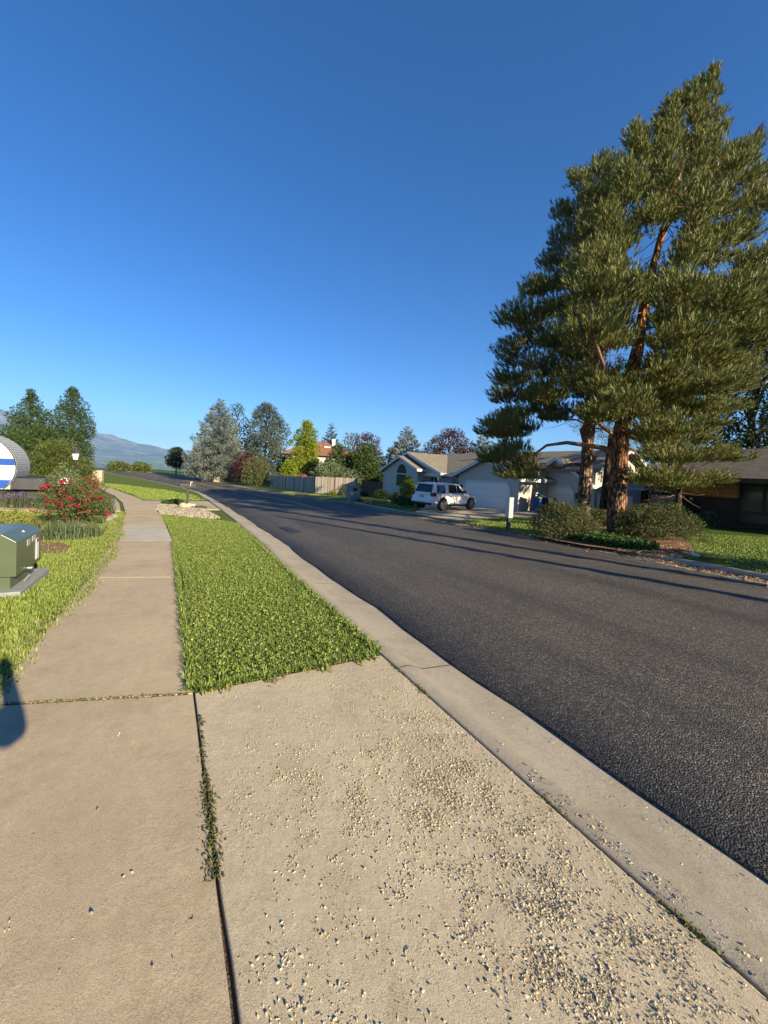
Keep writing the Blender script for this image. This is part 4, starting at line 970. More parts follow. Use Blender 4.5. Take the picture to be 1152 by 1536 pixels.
# ---------------------------------------------------------------- board fence and what stands behind it
def fence(label, pts, h, boards=.14, posts=True, mat='fence'):
    t = thing('board_fence', label, 'fence', (*pts[0][:2], zg(*pts[0][:2]))); ox, oy, oz = t.location
    mb = MB(); rl = MB()
    for a, c in zip(pts, pts[1:]):
        L = math.hypot(c[0]-a[0], c[1]-a[1]); n = int(L/boards); dx, dy = (c[0]-a[0])/L, (c[1]-a[1])/L; nx, ny = -dy, dx
        for i in range(n):
            u0, u1 = i*boards+.006, (i+1)*boards-.006; hh = h+rnd.uniform(-.05, .05); of = rnd.uniform(0, .012); q = []
            x0, y0, x1, y1 = a[0]+dx*u0-ox, a[1]+dy*u0-oy, a[0]+dx*u1-ox, a[1]+dy*u1-oy; z0 = zg(a[0]+dx*u0, a[1]+dy*u0)-oz
            for (x, y) in ((x0+nx*of, y0+ny*of), (x1+nx*of, y1+ny*of), (x1+nx*(of+.02), y1+ny*(of+.02)), (x0+nx*(of+.02), y0+ny*(of+.02))): q.append((x, y))
            mb.add([(x, y, z0+.06) for x, y in q]+[(x, y, z0+hh) for x, y in q], [(3, 2, 1, 0), (4, 5, 6, 7), (0, 1, 5, 4), (1, 2, 6, 5), (2, 3, 7, 6), (3, 0, 4, 7)])
        for z in (.35, h-.35):
            p = [Vector((a[0]-ox+nx*.06, a[1]-oy+ny*.06, zg(*a[:2])-oz+z)), Vector((c[0]-ox+nx*.06, c[1]-oy+ny*.06, zg(*c[:2])-oz+z))]; rl.tube(p, .035, 4)
        if posts:
            k = max(1, int(L/2.6))
            for i in range(k+1):
                u = L*i/k; x, y = a[0]+dx*u-ox, a[1]+dy*u-oy; z = zg(a[0]+dx*u, a[1]+dy*u)-oz
                MB().box(x-.05, x+.05, y-.06, y+.04, z-.1, z+h+.03).build('post', M['fencepost'], t)
    mb.build('boards', M[mat], t); rl.build('rails', M['fencepost'], t)
e1 = (-17.4, 58.5); e2 = (-8.4, 46.6); e3 = (-3.2, 44.9)
fence('weathered grey board fence along the far side of the street, its right half sunlit', [e1, e2, e3], 2.05)
fence('dark stained board fence between the shrubs and the grey house', [(-2.6, 46.5), (2.6, 46.5)], 1.75, mat='fencepost')
b, h = tree_at(455, 63, 632); broadleaf('tree', 'tall lime-green tree rising over the board fence', 'tree', b, h, 3.0, 2.6, .36, 8500, M['leaf_lime'], 'oval', .1, 40, .36, lean=(.3, 0), shell=.5)
b, h = tree_at(434, 60, 690); broadleaf('tree', 'lime-green side tree left of the tallest lime tree, over the fence', 'tree', b, h, 1.8, 1.6, .34, 3400, M['leaf_lime'], 'oval', .1, 18, .4, shell=.5)
b, h = tree_at(456, 57, 712); broadleaf('blossom_shrub', 'pink-flowering shrub just over the top of the board fence', 'shrub', b, h, 1.2, .8, .22, 900, M['pink'], 'round', .2, 12, .4)
b, h = tree_at(506, 56, 668); broadleaf('tree', 'dense dark green tree in front of the brown-roofed house', 'tree', b, h, 2.6, 2.3, .34, 4200, M['leaf_mid'], 'oval', .05, 32, .36)
b, h = tree_at(549, 54, 667); broadleaf('tree', 'spreading mid-green tree right of the brown roof', 'tree', b, h, 2.9, 2.5, .34, 5000, M['leaf_mid'], 'round', .02, 36, .36)
b, h = tree_at(560, 50, 694); broadleaf('tree', 'low leafy tree against the left wall of the grey house', 'tree', b, h, 1.7, 1.5, .3, 2200, M['leaf_mid'], 'round', .05, 20, .4)
b, h = tree_at(497, 50, 696); broadleaf('willowy_bush', 'pale willowy bush leaning over the sunlit fence', 'bush', b, h, 3.2, 1.8, .22, 7000, M['leaf_willow'], 'round', .05, 30, .34, limbs=False)
b, h = tree_at(527, 48, 706); broadleaf('willowy_bush', 'pale bush at the right end of the sunlit fence', 'bush', b, h, 1.8, 1.3, .24, 1900, M['leaf_willow'], 'round', .05, 18, .38, limbs=False)
b, h = tree_at(516, 44, 727); broadleaf('rounded_shrub', 'wispy shrub in front of the sunlit fence boards', 'shrub', b, h, .95, .8, .16, 900, M['leaf_grey'], 'round', .02, 14, .38, limbs=False)
b, h = tree_at(501, 43.5, 737); broadleaf('rounded_shrub', 'tiny rounded green shrub at the foot of the sunlit fence', 'shrub', b, h, .55, .5, .14, 600, M['leaf_yellow'], 'round', 0, 10, .45, limbs=False)
b, h = tree_at(548, 42, 739); broadleaf('rounded_shrub', 'low dark shrub left of the grey house, by the dark fence', 'shrub', b, h, .6, .5, .16, 500, M['leaf_dark'], 'round', 0, 10, .45, limbs=False)
b, h = tree_at(575, 38, 736); broadleaf('clipped_hedge', 'low dark clipped hedge at the left corner of the grey house', 'hedge', b, h, 1.2, .6, .14, 1800, M['leaf_dark'], 'column', 0, 14, .45, limbs=False)
b, h = tree_at(494, 92, 633); conifer('tree', 'dark pointed conifer behind the brown roof', 'conifer', b, h, 5., .5, 8000, M['greenspruce'], .05, .2)
b, h = tree_at(528, 98, 650); broadleaf('tree', 'sparse green treetop right of the brown roof chimney', 'tree', b, h, 5, 4, .6, 1800, M['leaf_grey'], 'round', .1, 24, .3, shell=.6)
b, h = tree_at(549, 88, 650); broadleaf('tree', 'purplish round-topped tree right of the brown roof', 'tree', b, h, 4.6, 4, .42, 6000, M['leaf_maroon'], 'round', .05, 30, .34, shell=.5)
b, h = tree_at(608, 66, 639); conifer('blue_spruce', 'blue-grey spruce rising behind the left gable of the grey house', 'spruce tree', b, h, 5., .42, 13000, M['spruce'], .05, .25, nbr=90, power=.7)
b, h = tree_at(590, 70, 664); conifer('blue_spruce', 'lower blue-grey spruce left of the spruce behind the grey house', 'spruce tree', b, h, 4.2, .42, 8000, M['spruce'], .05, .25, nbr=70, power=.7)
b, h = tree_at(672, 60, 644); broadleaf('tree', 'dark maroon tree behind the middle of the grey house roof', 'tree', b, h, 4.6, 4, .34, 11000, M['leaf_maroon'], 'round', .05, 36, .34, shell=.5)
b, h = tree_at(722, 58, 650); conifer('blue_spruce', 'dark blue-grey spruce behind the garage roof', 'spruce tree', b, h, 3.6, .4, 8000, M['spruce'], .05, .2, nbr=80, power=.6)
b, h = tree_at(640, 64, 676); broadleaf('tree', 'low green trees showing over the left gable of the grey house', 'tree', b, h, 4.5, 3, .4, 2200, M['leaf_grey'], 'round', .05, 24, .36)
b, h = tree_at(1012, 62, 690); broadleaf('tree', 'distant tree in the gap between the two houses', 'tree', b, h, 4.5, 4, .45, 3000, M['leaf_grey'], 'round', .05, 26, .36)
b, h = tree_at(428, 64, 682); broadleaf('tree', 'dark leafy tree against the left wall of the brown-roofed house', 'tree', b, h, 2.2, 2, .36, 3600, M['leaf_dark'], 'round', .02, 24, .38)
b, h = tree_at(470, 62, 690); broadleaf('tree', 'dark green bushy tree behind the pink blossom', 'tree', b, h, 2.1, 1.8, .34, 4200, M['leaf_mid'], 'round', .0, 26, .38)
b, h = tree_at(527, 58, 680); broadleaf('tree', 'green leafy tree below the right end of the brown roof', 'tree', b, h, 2.6, 2.2, .34, 5000, M['leaf_mid'], 'round', .0, 30, .36)
# brown-roofed two-storey house, and the low one between the trees
def far_house():
    b = GD(482, 74); t = thing('brown_roofed_house', 'two-storey house with a brown hip roof, mostly hidden by trees beyond the fence', 'house', (b[0], b[1], b[2]), R(12))
    MB().box(-7, 6.5, 0, 9, -.2, 6.1).build('wall', M['stucco'], t)
    r = MB(); e = .7; r.add([(-7-e, -e, 6.0), (6.5+e, -e, 6.0), (6.5+e, 9+e, 6.0), (-7-e, 9+e, 6.0), (-2.6, 4.5, 9.0), (2.2, 4.5, 9.0)], [(0, 1, 5, 4), (1, 2, 5), (2, 3, 4, 5), (3, 0, 4), (3, 2, 1, 0)]); rf = r.build('roof', M['shingle_brown'], t)
    MB().box(2.0, 2.6, 3.2, 3.8, 7.4, 9.6).build('chimney', M['white'], rf)
    MB().box(.4, 1.6, 2.1, 2.6, 7.72, 7.95, .03).build('roof_vent', M['white'], rf)
    for x in (-5.2, -1.8, .4, 3.4):
        f = MB().box(x, x+1.4, -.05, -.005, 4.1, 5.5).build('window', M['trim'], t); MB().box(x+.1, x+1.3, -.07, -.053, 4.2, 5.4).build('pane', M['houseglass'], f)
    b = GD(574, 70); t = thing('brown_roofed_house', 'low house whose brown roof peeps out left of the grey house', 'house', b, R(20))
    MB().box(-5, 5, 0, 7, -.2, 2.9).build('wall', M['stucco'], t); MB().prism([(-.6, 2.8), (3.5, 5.0), (7.6, 2.8)], -5.5, 5.5, 'x').build('roof', M['shingle_brown'], t)
far_house()
def street_pillar():
    b = GD(531, 30.5); t = thing('brick_mailbox_pillar', 'square grey brick mailbox pillar at the far kerb before the driveway', 'mailbox pillar', (b[0], b[1], b[2]), R(29))
    MB().box(-.42, .42, -.38, .38, -.1, 1.32).build('shaft', M['greybrick'], t); MB().box(-.46, .46, -.42, .42, 1.32, 1.40, .015).build('cap', M['kerb'], t)
    MB().box(-.17, .17, -.395, -.375, .9, 1.15).build('mail_door', M['black'], t)
street_pillar()
b = GD(540, 30.3); shrub('low_shrub', 'yellowish low plant at the right foot of the brick mailbox pillar', 'shrub', b, .42, .45, .4, .12, 420, M['leaf_yellow'], 8)
b = GD(557, 29); shrub('low_shrub', 'dry brownish clump between the brick mailbox pillar and the driveway', 'shrub', b, .3, .5, .4, .12, 320, M['litter'], 8)

# ================================================================ the grey house with two garages
HO = Vector((8.75, 26.4, -.75)); HRZ = math.atan2(-.875, .485)
def HL(x, y, z=0): return (HO.x+.485*x+.875*y, HO.y-.875*x+.485*y, HO.z+z)
def house():
    t = thing('grey_house', 'long grey stucco house with gables, arched window and two garage doors', 'house', HO, HRZ)
    Z = .75                                           # eye-level numbers are measured from the eye datum; walls from the pad
    def gable(x0, x1, y0, y1, eave, peak, ov=.45, yov=.35, porch=None):
        xm = (x0+x1)/2; sl = (peak-eave)/(xm-x0)
        wl = [(x0, -.8), (x1, -.8), (x1, eave), (xm, peak), (x0, eave)]
        if porch is not None: wl = [(x0, -.8), (porch, -.8), (porch, 2.3), (x1, 2.3)]+wl[2:]
        MB().prism(wl, y0, y1 if porch is None else y0+.25, 'y').build('wall', M['stucco'], t)
        th = .16; a = x0-ov; b_ = x1+ov; ze = eave-sl*ov
        pr = [(a, ze), (xm, peak), (b_, ze), (b_, ze+th), (xm, peak+th), (a, ze+th)]
        r = MB().prism([(u, w_+.012) for u, w_ in pr], y0-yov, y1, 'y').build('roof', M['shingle'], t)
        fp = [(a, ze-.06), (xm, peak-.06), (b_, ze-.06), (b_, ze+th+.03), (xm, peak+th+.03), (a, ze+th+.03)]
        MB().prism(fp, y0-yov-.03, y0-yov-.002, 'y').build('fascia', M['trim'], r)
        for s, xx in ((-1, a), (1, b_)):
            MB().box(xx-.03 if s < 0 else xx+.002, xx-.002 if s < 0 else xx+.03, y0-yov, y1-.3, ze-.05, ze+th+.02).build('gutter', M['trim'], r)
        return xm
    # main block, ridge along the street
    x0, x1 = -19.2, 4.0; y0, y1 = 1.6, 10.4; ym = 6.; e = 2.5; pk = 4.45
    sl = (pk-e)/(ym-y0); ov = .6
    MB().prism([(y0, -.8), (y1, -.8), (y1, e), (ym, pk), (y0, e)], x0, .5, 'x').build('wall', M['stucco'], t)
    MB().prism([(3.05, -.8), (y1, -.8), (y1, e), (ym, pk), (3.05, e+sl*(3.05-y0))], .502, x1, 'x').build('wall', M['stucco'], t)
    pr = [(y0-ov, e-sl*ov), (ym, pk), (y1+ov, e-sl*ov), (y1+ov, e-sl*ov+.17), (ym, pk+.17), (y0-ov, e-sl*ov+.17)]
    rf = MB().prism([(u, w_+.012) for u, w_ in pr], x0-.4, .5, 'x').build('roof', M['shingle'], t)
    pr = [(2.6, e+sl*(2.6-y0))]+pr[1:5]+[(2.6, e+sl*(2.6-y0)+.17)]; MB().prism([(u, w_+.012) for u, w_ in pr], .502, x1+.45, 'x').build('roof', M['shingle'], t)
    MB().prism([(u, w_-.03) for u, w_ in pr], x1+.452, x1+.49, 'x').build('fascia', M['trim'], rf)
    MB().box(x0, -5.9, y0-ov-.05, y0-ov-.003, e-sl*ov-.03, e-sl*ov+.19).build('gutter', M['trim'], rf)
    MB().lathe([(.09, 0), (.09, .75), (.12, .76), (.12, .85)], 10, (-8.2, 4.6, 3.75)).build('vent_pipe', M['black'], rf)
    # left bay with the arched window, the wider gable behind it over the porch, the garage, the second garage
    gable(-17.65, -11.6, 0., 3.2, 2.73, 3.85)
    gable(-19.75, -9.05, .8, 6.0, 2.45, 4.3, porch=-12.2)
    gable(-5.6, .65, 0., 8.5, 2.38, 3.62, .5, .4)
    gable(-1.2, 3.7, 3.0, 9.0, 2.2, 3.75, .35, .3)
    MB().box(-17.6, -11.62, -.03, -.003, -.8, -.05).build('foundation', M['found'], t)
    MB().box(.66, .69, .3, 2.9, -.8, .12).build('foundation', M['found'], t)
    # garage doors, sectional, with chamfered surrounds
    def gdoor(x0, x1, yf, h):
        c = .32; w_ = .16
        o = [(x0-w_, -.05), (x0-w_, h-c+.06), (x0+c-.06, h+w_), (x1-c+.06, h+w_), (x1+w_, h-c+.06), (x1+w_, -.05)]
        i = [(x0, -.05), (x0, h-c), (x0+c, h), (x1-c, h), (x1, h-c), (x1, -.05)]
        m = MB(); n = len(o)
        for yy in (yf-.07,):
            vs = [(u, yy, v) for u, v in o]+[(u, yy, v) for u, v in i]+[(u, yf, v) for u, v in o]+[(u, yf, v) for u, v in i]
            fs = []
            for k in range(n-1): fs += [(k, k+1, n+k+1, n+k), (2*n+k, 2*n+k+1, k+1, k), (n+k, n+k+1, 3*n+k+1, 3*n+k)]
            m.add(vs, fs)
        m.build('door_surround', M['trim'], t)
        d = MB(); k = 4
        for q in range(k):
            za, zb = -.04+(h+.04)*q/k+.008, -.04+(h+.04)*(q+1)/k-.008
            if q < k-1: d.prism([(x0+.005, za), (x1-.005, za), (x1-.005, zb), (x0+.005, zb)], yf-.03, yf-.004, 'y')
            else: d.prism([(x0+.005, za), (x1-.005, za), (x1-.005, h-c), (x1-c, zb), (x0+c, zb), (x0+.005, h-c)], yf-.03, yf-.004, 'y')
        d.build('garage_door', M['garage'], t)
    gdoor(-4.77, -.15, 0., 1.88); gdoor(.0, 2.55, 3.0, 1.84)
    # arched window in the bay
    def window(x0, x1, z0, z1, yf, arch=False, bars=0):
        f = MB(); f.box(x0-.08, x1+.08, yf-.06, yf-.004, z0-.08, z1+.08); w_ = f.build('window', M['trim'], t)
        p = MB(); p.box(x0, x1, yf-.075, yf-.063, z0, z1); p.build('pane', M['houseglass'], w_)
        if bars:
            b_ = MB()
            for i in range(1, bars): xx = x0+(x1-x0)*i/bars; b_.box(xx-.03, xx+.03, yf-.09, yf-.077, z0, z1)
            b_.build('mullion', M['trim'], w_)
        if arch:
            xm = (x0+x1)/2; r = (x1-x0)/2; zc = z1+.14
            def half(rr): return [(xm+rr*math.cos(math.pi*k/16), zc+rr*math.sin(math.pi*k/16)) for k in range(17)]
            MB().prism(half(r+.09), yf-.055, yf-.003, 'y').build('arch_frame', M['trim'], w_)
            MB().prism(half(r), yf-.075, yf-.058, 'y').build('arch_pane', M['glass'], w_)
    window(-15.35, -13.55, .95, 2.15, 0., True); window(-8.4, -7.0, 1.15, 2.2, 1.6, False, 2)
    # porch: door with sidelights, white post and beam
    f = MB().box(-11.6, -9.7, 1.53, 1.595, 0, 2.1).build('front_door', M['trim'], t); MB().box(-11.5, -11.1, 1.515, 1.527, .1, 2.0).build('sidelight', M['glass'], f); MB().box(-10.9, -9.85, 1.515, 1.527, .05, 2.02).build('door_leaf', M['black'], f)
    p = MB(); p.box(-9.5, -9.3, .82, 1.02, -.1, 2.3); p.box(-9.55, -9.25, .77, 1.07, -.1, .1); p.box(-9.55, -9.25, .77, 1.07, 1.9, 2.3); p.build('porch_post', M['white'], t)
    MB().box(-12.15, -9.0, .74, .797, 2.12, 2.4).build('porch_beam', M['trim'], t)
    for x, y in ((-5.15, 0.), (2.95, 3.)):
        l = MB(); l.box(x-.05, x+.05, y-.06, y-.003, 1.35, 1.6); l.lathe([(.05, 1.2), (.09, 1.25), (.1, 1.5), (.03, 1.58)], 8, (x, y-.16, 0)); l.build('wall_lamp', M['darkmetal'], t)
    # lit end wall window, and a low wall added in place of its shadowed lower part
    w_ = MB().box(4.003, 4.05, 8.2, 9.4, .85, 2.1).build('window', M['trim'], t); MB().box(4.052, 4.06, 8.28, 8.76, .95, 2.0).build('pane', M['houseglass'], w_); MB().box(4.052, 4.06, 8.84, 9.32, .95, 2.0).build('pane', M['houseglass'], w_)
    MB().box(3.75, 6.2, 3.25, 3.4, -.6, 1.6).build('shade_side_wall', M['stucco'], t); MB().box(5.4, 5.9, 3.2, 3.24, -.4, 1.35).build('side_gate', M['darkmetal'], t)
house()
# planting at the front of the grey house
for nm, lb, px, Y, top, r_, lf, n_, mt, sp in [
    ('rounded_shrub', 'bright yellow-green clipped shrub, tallest one in front of the arched window', 613, 30.5, 716, .78, .13, 5200, 'leaf_lime', 'column'),
    ('rounded_shrub', 'dark green foliage put in as the shaded side of the tallest clipped shrub, behind the white car', 622, 30.9, 727, .5, .13, 1800, 'leaf_mid', 'column'),  # separate dark clump put in for the tallest shrub's shaded side
    ('rounded_shrub', 'low rounded yellow-green shrub left of the tallest clipped shrub', 597, 29.6, 739, .55, .11, 2400, 'leaf_yellow', 'round'),
    ('rounded_shrub', 'low rounded green shrub in front of the tallest clipped shrub', 605, 28.6, 743, .5, .11, 2200, 'leaf_olive', 'round'),
    ('rounded_shrub', 'low dark shrub by the left rear wheel of the white car', 619, 28.2, 747, .4, .11, 1200, 'leaf_mid', 'round')]:
    b, h = tree_at(px, Y, top); broadleaf(nm, lb, 'shrub', b, h, r_, r_*.9, lf, n_, M[mt], sp, .0, 20, .42, limbs=False)
# wheeled bins and the pedestal by the kerb
def bin_(label, px, Y, mat, open_):
    b = GD(px, Y, 765); t = thing('wheeled_bin', label, 'bin', (b[0], b[1], b[2]+.04), R(-62)+HRZ+R(60))
    a = MB(); v = []
    for z, w_, d in ((.1, .25, .25), (.95, .30, .34)): v += [(-w_, -d, z), (w_, -d, z), (w_, d, z), (-w_, d, z)]
    a.add(v, [(3, 2, 1, 0), (0, 1, 5, 4), (1, 2, 6, 5), (2, 3, 7, 6), (3, 0, 4, 7), (4, 5, 6, 7)]); a.build('body', M[mat], t, False, .02)
    l = MB(); l.box(-.33, .33, -.37, .37, 0, .05, .015); ld = l.build('lid', M[mat], t); ld.location = (0, 0, .96)
    if open_:
        ld.location = (0, 0.02, 1.1); ld.rotation_euler = (R(-14), R(8), 0)
        bm = bmesh.new(); bmesh.ops.create_icosphere(bm, subdivisions=3, radius=.27)
        for q in bm.verts: q.co *= 1+.25*N3.noise(q.co*7); q.co.z *= .6
        MB().bm(bm).build('bag', M['leaf_lime'], t, True).location = (0, -.05, .95)
    MB().box(-.31, .31, .33, .38, .86, .94, .01).build('handle', M['black'], t)
    for sx in (-.27, .27):
        w_ = MB(); w_.prism([(.28+.11*math.cos(i*math.pi/8), .11+.11*math.sin(i*math.pi/8)) for i in range(16)], sx-.03, sx+.03, 'x'); w_.build('wheel', M['rubber'], t)
bin_('blue wheeled bin with its lid propped open over a full load', 808, 25.2, 'bluebin', True)
bin_('black wheeled bin beside the blue one', 821, 25.0, 'black', False)
def pedestal():
    b = G(762, 794, .04); t = thing('pedestal_box', 'narrow pale utility pedestal box on a post in the verge', 'utility box', b, R(22))
    MB().box(-.1, .1, -.11, .11, .42, 1.18, .008).build('hood', M['galv'], t); MB().box(-.05, .07, -.05, .06, -.1, .44).build('post', M['greymetal'], t)
    MB().box(-.102, -.1005, -.09, .09, .5, 1.1).build('door', M['galv'], t)
pedestal()
# ================================================================ white car in the driveway
def car():
    th = R(90-47.5); rw = Vector(G(662, 766, .05)); s = .93
    fwd = Vector((math.cos(th), math.sin(th), 0)); lf = Vector((-fwd.y, fwd.x, 0))
    o = rw-fwd*1.02*s+lf*.86*s; t = thing('white_suv', 'white full-size SUV parked nose-in on the driveway, seen from its rear right corner', 'car', (o.x, o.y, rw.z), th); t.scale = (s, s, s)
    # cross sections: x, half width, bottom, belt height
    secs = [(0.0, .86, .52, .98), (.05, .93, .42, 1.08), (.3, .97, .36, 1.12), (1.0, .99, .34, 1.13), (2.0, .99, .33, 1.12), (3.0, .99, .33, 1.11), (3.7, .985, .34, 1.10), (4.2, .97, .36, 1.07), (4.7, .93, .40, 1.0), (4.98, .84, .48, .88), (5.04, .74, .55, .78)]
    V = []; ring = []
    for x, w, b, z in secs:
        pr = [(-w*.9, b), (-w, b+.12), (-w*1.0, b+(z-b)*.55), (-w*.965, z-.06), (-w*.9, z), (w*.9, z), (w*.965, z-.06), (w, b+(z-b)*.55), (w, b+.12), (w*.9, b)]
        V += [(x, y, q) for y, q in pr]; n = len(pr)
    fs = [(i*n+k, i*n+(k+1) % n, (i+1)*n+(k+1) % n, (i+1)*n+k) for i in range(len(secs)-1) for k in range(n)]+[tuple(range(n)), tuple(range((len(secs)-1)*n, len(secs)*n))]
    bm = bmesh.new(); vv = [bm.verts.new(v) for v in V]
    for f in fs: bm.faces.new([vv[i] for i in f])
    bmesh.ops.recalc_face_normals(bm, faces=bm.faces[:])
    me = bpy.data.meshes.new('body'); bm.to_mesh(me); bm.free(); body = link('body', me, M['carpaint'], t)
    for p in me.polygons: p.use_smooth = True
    sub = body.modifiers.new('s', 'SUBSURF'); sub.levels = 1; sub.render_levels = 2
    # greenhouse: sides of the cabin, roof
    cs = [(.10, .86, .80, 1.10), (.38, .87, .74, 1.74), (1.2, .88, .75, 1.80), (2.4, .88, .75, 1.80), (2.95, .88, .74, 1.74), (3.75, .90, .84, 1.08)]
    gv = []
    for x, wb, wt, z in cs: gv += [(x, -wb, 1.06), (x, -wt, z-.05), (x, -wt+.1, z), (x, wt-.1, z), (x, wt, z-.05), (x, wb, 1.06)]
    m = MB(); n = 6
    m.add(gv, [(i*n+k, i*n+k+1, (i+1)*n+k+1, (i+1)*n+k) for i in range(len(cs)-1) for k in range(n-1)]+[tuple(range(n)), tuple(range((len(cs)-1)*n, len(cs)*n))])
    g = m.build('cabin', M['carpaint'], t, False, .02)
    def side(x):                                      # cabin side: bottom and top y at a place along the car
        for (x0, a0, b0, z0), (x1, a1, b1, z1) in zip(cs, cs[1:]):
            if x0 <= x <= x1: q = (x-x0)/(x1-x0); return a0+(a1-a0)*q, b0+(b1-b0)*q, z0+(z1-z0)*q
        return .88, .75, 1.8
    def pane(name, pts, sgn, parent, mat='glass', out=.012):
        vs = []
        for x, z in pts:
            a, b, zt = side(x); q = (z-1.06)/max(zt-.05-1.06, .05); vs.append((x, sgn*(a+(b-a)*q+out), z))
        k = len(vs); m = MB(); m.add(vs+[(x, y-sgn*.01, z) for x, y, z in vs], [tuple(range(k)), tuple(reversed(range(k, 2*k)))]+[(i, (i+1) % k, k+(i+1) % k, k+i) for i in range(k)])
        return m.build(name, M[mat], parent)
    for sg in (-1, 1):
        pane('side_window', [(2.62, 1.13), (3.42, 1.13), (3.3, 1.22), (2.78, 1.66), (2.62, 1.67)], sg, g)
        pane('side_window', [(1.68, 1.13), (2.54, 1.13), (2.54, 1.67), (1.72, 1.68)], sg, g)
        pane('side_window', [(.50, 1.14), (1.34, 1.13), (1.34, 1.67), (.56, 1.65)], sg, g)
        r = MB(); r.tube([(.6, sg*.66, 1.80), (.75, sg*.66, 1.86), (2.7, sg*.66, 1.86), (2.85, sg*.66, 1.80)], .022, 6); r.build('roof_rail', M['black'], t)
        mr = MB(); mr.box(3.12, 3.3, sg*1.02-.11, sg*1.02+.11, 1.12, 1.32, .04); mr.tube([(3.25, sg*.86, 1.14), (3.24, sg*.98, 1.18)], .03, 6); mr.build('mirror', M['black'], t)
        tl = MB(); y0, y1 = (sg*.70, sg*.955); y0, y1 = min(y0, y1), max(y0, y1); tl.box(-.0, .36, y0, y1, .92, 1.16, .03); tl.build('tail_light', M['redlight'], t)
        pane('door_gap', [(2.57, 1.1), (2.585, 1.1), (2.585, 1.64), (2.57, 1.64)], sg, g, 'black', .006)
        MB().box(1.2, 3.55, min(sg*.9, sg*1.0), max(sg*.9, sg*1.0), .27, .35, .02).build('running_board', M['black'], t)
        for x in (1.8, 2.75): MB().box(x-.1, x+.1, min(sg*.985, sg*1.01), max(sg*.985, sg*1.01), .93, .965, .008).build('door_handle', M['silver'], t)
        for x in (1.02, 4.08):
            a = MB(); a.prism([(x+.47*math.cos(i*math.pi/14), .40+.47*math.sin(i*math.pi/14)) for i in range(15)]+[(x-.47, .3), (x+.47, .3)], min(sg*.84, sg*1.0), max(sg*.84, sg*1.0), 'y'); a.build('wheel_arch', M['black'], t)
            w = MB(); w.prism([(x+.40*math.cos(i*math.pi/16), .40+.40*math.sin(i*math.pi/16)) for i in range(32)], min(sg*.80, sg*1.03), max(sg*.80, sg*1.03), 'y'); wh = w.build('wheel', M['rubber'], t, False, .02)
            rm = MB(); y0, y1 = min(sg*1.02, sg*1.045), max(sg*1.02, sg*1.045)
            rm.prism([(x+.07*math.cos(i*math.pi/6), .40+.07*math.sin(i*math.pi/6)) for i in range(12)], y0, y1, 'y')
            for k in range(6):
                an = k*math.pi/3; c_, s_ = math.cos(an), math.sin(an)
                for d in (-.035, .035): rm.prism([(x+.05*c_-(d-.018)*s_, .40+.05*s_+(d-.018)*c_), (x+.285*c_-(d*2.2-.018)*s_, .40+.285*s_+(d*2.2-.018)*c_), (x+.285*c_-(d*2.2+.018)*s_, .40+.285*s_+(d*2.2+.018)*c_), (x+.05*c_-(d+.018)*s_, .40+.05*s_+(d+.018)*c_)], y0, y1, 'y')
            q = [(.27, .305)]; nn = 28
            rm.add([(x+r_*math.cos(2*math.pi*i/nn), y, .40+r_*math.sin(2*math.pi*i/nn)) for r_ in (.27, .305) for y in (y0, y1) for i in range(nn)],
                   [(i, (i+1) % nn, nn+(i+1) % nn, nn+i) for i in range(nn)]+[(2*nn+i, 2*nn+(i+1) % nn, 3*nn+(i+1) % nn, 3*nn+i) for i in range(nn)]+[(b_+i, b_+(i+1) % nn, 2*nn+b_+(i+1) % nn, 2*nn+b_+i) for b_ in (0, nn) for i in range(nn)])
            rm.build('rim', M['silver'], wh)
    # rear glass, plate, bumper, tailgate trim, windscreen, headlights, antenna
    m = MB(); m.add([(.118, -.72, 1.17), (.118, .72, 1.17), (.345, .64, 1.66), (.345, -.64, 1.66)], [(0, 1, 2, 3)]); o_ = m.build('rear_window', M['glass'], g); o_.modifiers.new('t', 'SOLIDIFY').thickness = .02
    MB().box(.2, .5, -.70, .70, 1.70, 1.76, .02).build('spoiler', M['carpaint'], t)
    MB().box(-.085, .1, -.86, .86, .52, .68, .03).build('bumper', M['carpaint'], t); MB().box(-.06, .1, -.80, .80, .36, .50, .03).build('valance', M['black'], t)
    MB().box(-.03, .02, -.56, .56, 1.0, 1.04).build('tailgate_trim', M['silver'], t); MB().box(-.03, .03, -.17, .17, .82, .97, .005).build('number_plate', M['labelgrey'], t)
    m = MB(); m.add([(3.66, -.78, 1.13), (3.66, .78, 1.13), (3.02, .66, 1.69), (3.02, -.66, 1.69)], [(0, 1, 2, 3)]); o_ = m.build('windscreen', M['glass'], g); o_.modifiers.new('t', 'SOLIDIFY').thickness = .03
    for sg in (-1, 1): MB().box(4.72, 5.0, min(sg*.55, sg*.86), max(sg*.55, sg*.86), .74, .88, .03).build('headlight', M['silver'], t)
    MB().box(4.98, 5.06, -.52, .52, .52, .86, .02).build('grille', M['darkmetal'], t)
    MB().prism([(2.45, 1.79), (2.62, 1.79), (2.5, 1.87)], -.02, .02, 'y').build('antenna_fin', M['carpaint'], t)
car()

